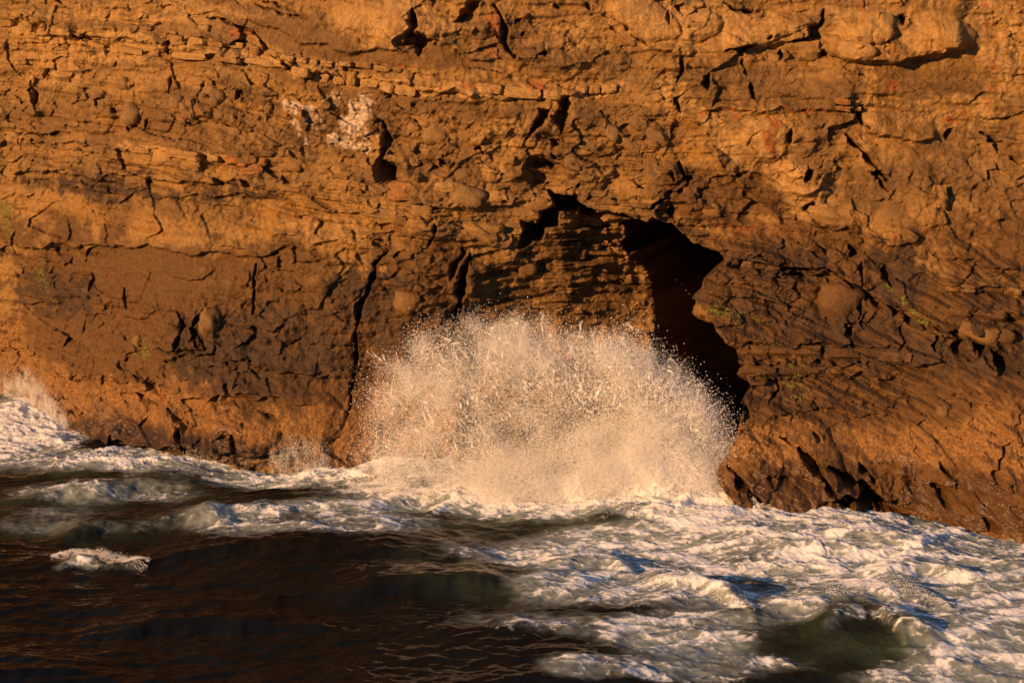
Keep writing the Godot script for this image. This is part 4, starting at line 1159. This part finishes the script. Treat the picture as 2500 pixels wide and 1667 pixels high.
func make_stones() -> void:
	var rng := RandomNumberGenerator.new()
	rng.seed = 77
	var blocks := []
	var rounds := []
	for k in 14: blocks.append(stone_mesh(300 + k, rng.randf_range(0.74, 0.92), rng.randf_range(0.12, 0.24)))
	for k in 12: rounds.append(stone_mesh(400 + k, rng.randf_range(0.35, 0.72), rng.randf_range(0.24, 0.36)))
	var looks := {}
	for t in [["tan", Color(0.33, 0.20, 0.065)], ["pale", Color(0.45, 0.295, 0.11)], ["orange", Color(0.38, 0.18, 0.05)], ["grey", Color(0.24, 0.162, 0.076)], ["brown", Color(0.17, 0.094, 0.030)], ["dark", Color(0.09, 0.05, 0.020)]]:
		looks[t[0]] = t[1]
	for r in rows:
		var line := PackedVector2Array()
		for k in range(0, r[0].size(), 2): line.append(Vector2(r[0][k], r[0][k + 1]))
		var x := line[0].x
		while x < line[line.size() - 1].x - 8:
			var w := rng.randf_range(r[2], r[3])
			w = minf(w, line[line.size() - 1].x - x)
			var mid := x + w * 0.5
			var k := 0
			while k < line.size() - 2 and mid > line[k + 1].x: k += 1
			var e := line[k + 1] - line[k]
			var y := line[k].y + e.y * (mid - line[k].x) / e.x
			var h: float = r[1] * rng.randf_range(0.75, 1.15)
			set_stone("stone_block", 0.7 if y < 400 else 0.35, blocks[rng.randi() % blocks.size()], mid, y + r[1] * 0.5 + rng.randf_range(-2.0, 2.0), w * 1.04, h, 0.7, rng.randf_range(0.14, 0.34) if y < 400 else rng.randf_range(0.05, 0.2), -rad_to_deg(atan2(e.y, e.x)) + rng.randf_range(-2.5, 2.5), looks[r[4][rng.randi() % r[4].size()]])
			x += w + (rng.randf_range(1.0, 4.0) if rng.randf() < 0.75 else rng.randf_range(5.0, 12.0))
	# single stones: place, width, height, turn, tone
	for b in [[401, 383, 60, 36, 4, "pale"], [473, 397, 64, 36, -6, "tan"], [571, 387, 44, 24, 10, "orange"], [593, 396, 30, 24, 0, "orange"], [629, 394, 48, 20, 0, "orange"], [614, 413, 56, 28, 8, "orange"], [640, 374, 56, 18, -4, "dark"], [332, 444, 64, 38, 12, "brown"], [708, 401, 62, 40, -14, "tan"], [360, 384, 34, 20, 0, "tan"], [28, 336, 46, 30, -8, "tan"], [80, 340, 60, 24, 0, "brown"],
			[988, 466, 76, 44, -4, "orange"], [1143, 481, 74, 50, -12, "grey"], [1035, 513, 52, 44, 0, "tan"], [1216, 476, 46, 30, 10, "pale"], [1085, 456, 50, 26, 0, "pale"], [1312, 498, 56, 40, 0, "tan"], [1380, 492, 24, 22, 0, "orange"], [1177, 569, 100, 46, -6, "tan"], [930, 520, 80, 26, -8, "grey"], [975, 530, 46, 40, 0, "brown"], [1010, 395, 26, 22, 0, "tan"], [1012, 312, 30, 22, -20, "tan"], [1062, 330, 60, 44, 0, "grey"],
			[640, 285, 36, 32, 0, "grey"], [672, 324, 34, 24, -10, "grey"], [655, 265, 20, 16, 0, "grey"], [268, 245, 24, 26, 0, "grey"], [305, 205, 38, 32, 0, "brown"], [330, 280, 52, 60, -20, "grey"], [470, 268, 40, 50, 15, "tan"], [520, 235, 60, 50, -25, "grey"], [435, 250, 34, 40, 0, "grey"], [540, 280, 26, 24, 0, "grey"], [575, 320, 34, 24, 0, "grey"], [500, 70, 30, 22, 0, "pale"], [352, 38, 24, 12, 0, "pale"],
			[1961, 126, 84, 46, 6, "tan"], [1888, 140, 34, 20, -10, "pale"], [2098, 66, 84, 74, 0, "pale"], [2086, 122, 80, 44, 0, "pale"], [2050, 110, 50, 50, 0, "tan"], [2150, 70, 50, 66, 0, "pale"], [2158, 116, 24, 28, 0, "tan"], [2026, 528, 104, 46, -4, "tan"], [2300, 484, 34, 56, 8, "tan"], [2300, 1000, 30, 34, 0, "grey"], [2170, 575, 28, 24, 20, "pale"], [2185, 580, 24, 28, 0, "orange"],
			[1740, 515, 46, 34, 0, "tan"], [1700, 500, 34, 26, 20, "brown"], [1610, 410, 70, 40, -20, "brown"], [1640, 480, 40, 26, 25, "brown"], [1590, 470, 34, 26, 0, "brown"], [1685, 470, 34, 28, 0, "brown"], [1745, 790, 60, 40, -20, "tan"], [1450, 620, 40, 22, 0, "brown"], [1510, 630, 34, 22, 10, "tan"], [1420, 640, 30, 26, 0, "brown"], [1380, 700, 44, 30, 0, "dark"], [1290, 660, 46, 56, 0, "brown"], [1600, 720, 60, 14, -6, "tan"], [1540, 720, 44, 20, 20, "brown"], [1640, 830, 34, 24, 0, "brown"], [1610, 830, 30, 22, 0, "dark"],
			[1000, 735, 60, 56, 0, "tan"], [340, 832, 28, 32, 0, "tan"], [515, 790, 44, 70, 10, "tan"], [2060, 745, 96, 84, 0, "brown"], [2390, 812, 90, 40, -10, "tan"], [2440, 820, 60, 36, 0, "brown"], [2105, 345, 24, 14, -30, "pale"], [1940, 354, 22, 12, 0, "pale"], [1460, 120, 40, 26, 0, "grey"], [1530, 95, 50, 24, -30, "grey"], [1200, 130, 36, 26, 0, "orange"], [1440, 350, 50, 36, -30, "grey"], [1490, 320, 56, 34, -35, "grey"], [1540, 350, 60, 32, -35, "grey"], [1400, 400, 44, 30, -30, "grey"], [1600, 330, 50, 30, -30, "grey"], [1560, 300, 44, 30, -40, "grey"]]:
		set_stone("boulder", 0.5, rounds[rng.randi() % rounds.size()], b[0], b[1], b[2] * 1.08, b[3] * 1.08, maxf(0.35, b[3] * PXM * 1.1), minf(0.24, b[3] * PXM * 0.26), b[4], looks[b[5]])
	print("stones ", Time.get_ticks_msec(), " ", cliff.get_child_count())

# ------------------------------------------------------------------ water running off the rock
func from_arrays(v: PackedVector3Array, nn: PackedVector3Array, ix: PackedInt32Array) -> ArrayMesh:
	var arrays := []
	arrays.resize(Mesh.ARRAY_MAX)
	arrays[Mesh.ARRAY_VERTEX] = v
	arrays[Mesh.ARRAY_NORMAL] = nn
	arrays[Mesh.ARRAY_INDEX] = ix
	var mesh := ArrayMesh.new()
	mesh.add_surface_from_arrays(Mesh.PRIMITIVE_TRIANGLES, arrays)
	return mesh

func single(called: String, made_of: String, mesh: Mesh, look: Material, label: String, category: String, group := "") -> void:
	var o := Node3D.new()
	o.name = called
	add_child(o, true)
	tag(o, label, category, group)
	var p := MeshInstance3D.new()
	p.name = made_of
	p.mesh = mesh
	p.material_override = look
	p.set_meta("kind", "stuff")
	o.add_child(p)

func make_cascade(sd: int, top: Array, count: int, thick: float, label: String) -> void:
	var rng := RandomNumberGenerator.new()
	rng.seed = sd
	var line := trace(top)
	var v := PackedVector3Array()
	var nn := PackedVector3Array()
	var ix := PackedInt32Array()
	var drift := noise(sd, 0.9, 2)
	var gap := noise(sd + 1, 1.0, 3)
	for k in count:
		var f := rng.randf() * (line.size() - 1)
		var a := line[int(f)].lerp(line[mini(int(f) + 1, line.size() - 1)], f - int(f))
		var x := a.x + rng.randfn() * 0.06
		var y := a.y + rng.randfn() * 0.28 - 0.1
		var x0 := x
		var stop := rng.randf_range(-0.3, 0.1)
		var z := cliff_z(x, y) + 0.03
		while y > stop:
			if gap.get_noise_2d(x0 * 3.5, y * 1.2) + 0.25 * rng.randfn() > thick + 0.25 * clampf((a.y - y - 1.0), -0.4, 0.6):
				var r := rng.randf_range(0.003, 0.008)
				droplet(v, nn, ix, Vector3(x + rng.randfn() * 0.05, y + rng.randfn() * 0.06, z + absf(rng.randfn()) * 0.08), r, rng.randf_range(1.0, 3.0))
			y -= rng.randf_range(0.03, 0.14)
			x += 0.02 * drift.get_noise_2d(x * 2.0, y * 2.0)
			z = maxf(cliff_z(x, y) + 0.02, z - 0.02)
	single("cascade", "falling_water", from_arrays(v, nn, ix), spray_look, label, "cascade", "cascades running off the cliff foot")

# ------------------------------------------------------------------ froth thrown off the crests
func make_whitecap(sd: int, pts: Array, high: float, count: int, label: String) -> void:
	var rng := RandomNumberGenerator.new()
	rng.seed = sd
	var v := PackedVector3Array()
	var nn := PackedVector3Array()
	var ix := PackedInt32Array()
	var clump := noise(sd, 0.9, 3)
	var line := PackedVector2Array()
	for k in range(0, pts.size(), 2): line.append(afloat(pts[k], pts[k + 1]))
	for k in count:
		var f := rng.randf() * (line.size() - 1)
		var p := line[int(f)].lerp(line[mini(int(f) + 1, line.size() - 1)], f - int(f))
		var s := f / (line.size() - 1)
		var swell := sin(PI * clampf(s, 0.02, 0.98)) * (0.75 + 0.5 * clump.get_noise_1d(p.x * 3.0))
		if swell <= 0.05: continue
		var z := p.y + rng.randfn() * 0.28
		var up := high * swell * pow(rng.randf(), 1.7)
		var n3 := clump.get_noise_3d(p.x * 4.0, up * 4.0, z * 4.0)
		if n3 + 0.15 * rng.randfn() < 0.0: continue
		droplet(v, nn, ix, Vector3(p.x + rng.randfn() * 0.05, sea_y(p.x, z) + up - 0.01, z), rng.randf_range(0.003, 0.011) * (1.4 - 0.8 * up / high))
	single("whitecap", "froth", from_arrays(v, nn, ix), spray_look, label, "whitecap", "whitecaps on the sea")

# ------------------------------------------------------------------ green growth on the wet rock
func make_moss(sd: int, px: float, py: float, a: float, b: float, turn: float, count: int, look: Material, label: String) -> void:
	var rng := RandomNumberGenerator.new()
	rng.seed = sd
	var v := PackedVector3Array()
	var nn := PackedVector3Array()
	var ix := PackedInt32Array()
	var c := spot(px, py)
	var clump := noise(sd, 1.2, 3)
	for k in count:
		var q := Vector2(rng.randfn() * 0.5 * a, rng.randfn() * 0.5 * b).rotated(deg_to_rad(turn)) * PXM + c
		if clump.get_noise_2dv(q * 2.0) < -0.05: continue
		var p := Vector3(q.x, q.y, cliff_z(q.x, q.y) + 0.005)
		var o := v.size()
		var w := rng.randf_range(0.008, 0.02)
		var l := rng.randf_range(0.02, 0.06)
		var side := Vector3(1, rng.randf_range(-0.5, 0.5), 0) * w
		var tip := Vector3(rng.randfn() * 0.02, -l, rng.randf_range(0.01, 0.04))
		v.append_array([p - side, p + side, p + tip])
		var n := Vector3(rng.randfn() * 0.3, 0.4, 0.9).normalized()
		nn.append_array([n, n, n])
		ix.append_array([o, o + 1, o + 2])
	single("moss", "fronds", from_arrays(v, nn, ix), look, label, "moss", "green growth on the wet rock")

func _ready() -> void:
	light_and_camera()
	textures()
	make_cliff()
	make_sea()
	make_stones()
	make_spray()
	make_cascade(501, [0, 925, 60, 912, 100, 945, 140, 1000, 165, 1045], 3600, -0.15, "broad sheet of white water draining down the rock at the cliff's far end")
	make_cascade(502, [665, 1090, 720, 1078, 760, 1082, 800, 1095], 1100, -0.05, "white curtain of water spilling off the low ledge beside the splash")
	make_cascade(503, [436, 1110, 470, 1105, 490, 1112], 260, 0.0, "thin trickles of white water over the dark wet rock foot")
	make_whitecap(601, [125, 1366, 180, 1360, 240, 1372, 300, 1380, 370, 1392], 0.30, 14000, "ragged whitecap standing alone on the dark open water")
	make_whitecap(602, [1020, 1232, 1090, 1215, 1160, 1196, 1230, 1190, 1290, 1220], 0.7, 12480, "frothing crest of the green wave rolling in before the splash")
	make_whitecap(603, [1650, 1225, 1720, 1205, 1800, 1225, 1860, 1262], 0.8, 14400, "churning mound of white water piled against the cave's outer rock")
	make_whitecap(604, [1540, 1450, 1640, 1462, 1740, 1484, 1840, 1510], 0.22, 3600, "long low foam crest on the milky water between dark hollows")
	make_whitecap(605, [2000, 1480, 2100, 1462, 2220, 1470, 2330, 1500], 0.25, 3600, "broad foaming crest above a dark brown hollow in the water")
	make_whitecap(606, [620, 1112, 760, 1120, 900, 1128, 1050, 1140], 0.4, 8640, "sunlit froth line along the water below the curtain of run-off")
	make_whitecap(607, [2230, 1240, 2300, 1236, 2350, 1256], 0.3, 3600, "small surge of foam in the notch of the cliff foot")
	var moss := StandardMaterial3D.new()
	moss.albedo_color = Color(0.20, 0.22, 0.03).linear_to_srgb()
	moss.roughness = 0.9
	moss.backlight_enabled = true
	moss.backlight = Color(0.3, 0.35, 0.1)
	make_moss(701, 2220, 752, 70, 9, -48, 900, moss, "bright green moss strip growing down a slanting crack in dark rock")
	make_moss(702, 1942, 940, 26, 50, 10, 700, moss, "olive green algae patch on the rock beside the cave's outer edge")
	make_moss(703, 1770, 762, 90, 14, -12, 700, moss, "thin green algae line crossing the rock nose at the cave edge")
	make_moss(704, 15, 530, 24, 60, 10, 500, moss, "yellow-green tufts high on the cliff's shaded far end")
	make_moss(705, 105, 665, 26, 60, 10, 500, moss, "yellow-green tufts above the black lichen stain on the far end")
	make_moss(706, 350, 850, 30, 34, 0, 450, moss, "green algae smear below the rounded stone over the dark rock foot")
	print("done ", Time.get_ticks_msec())
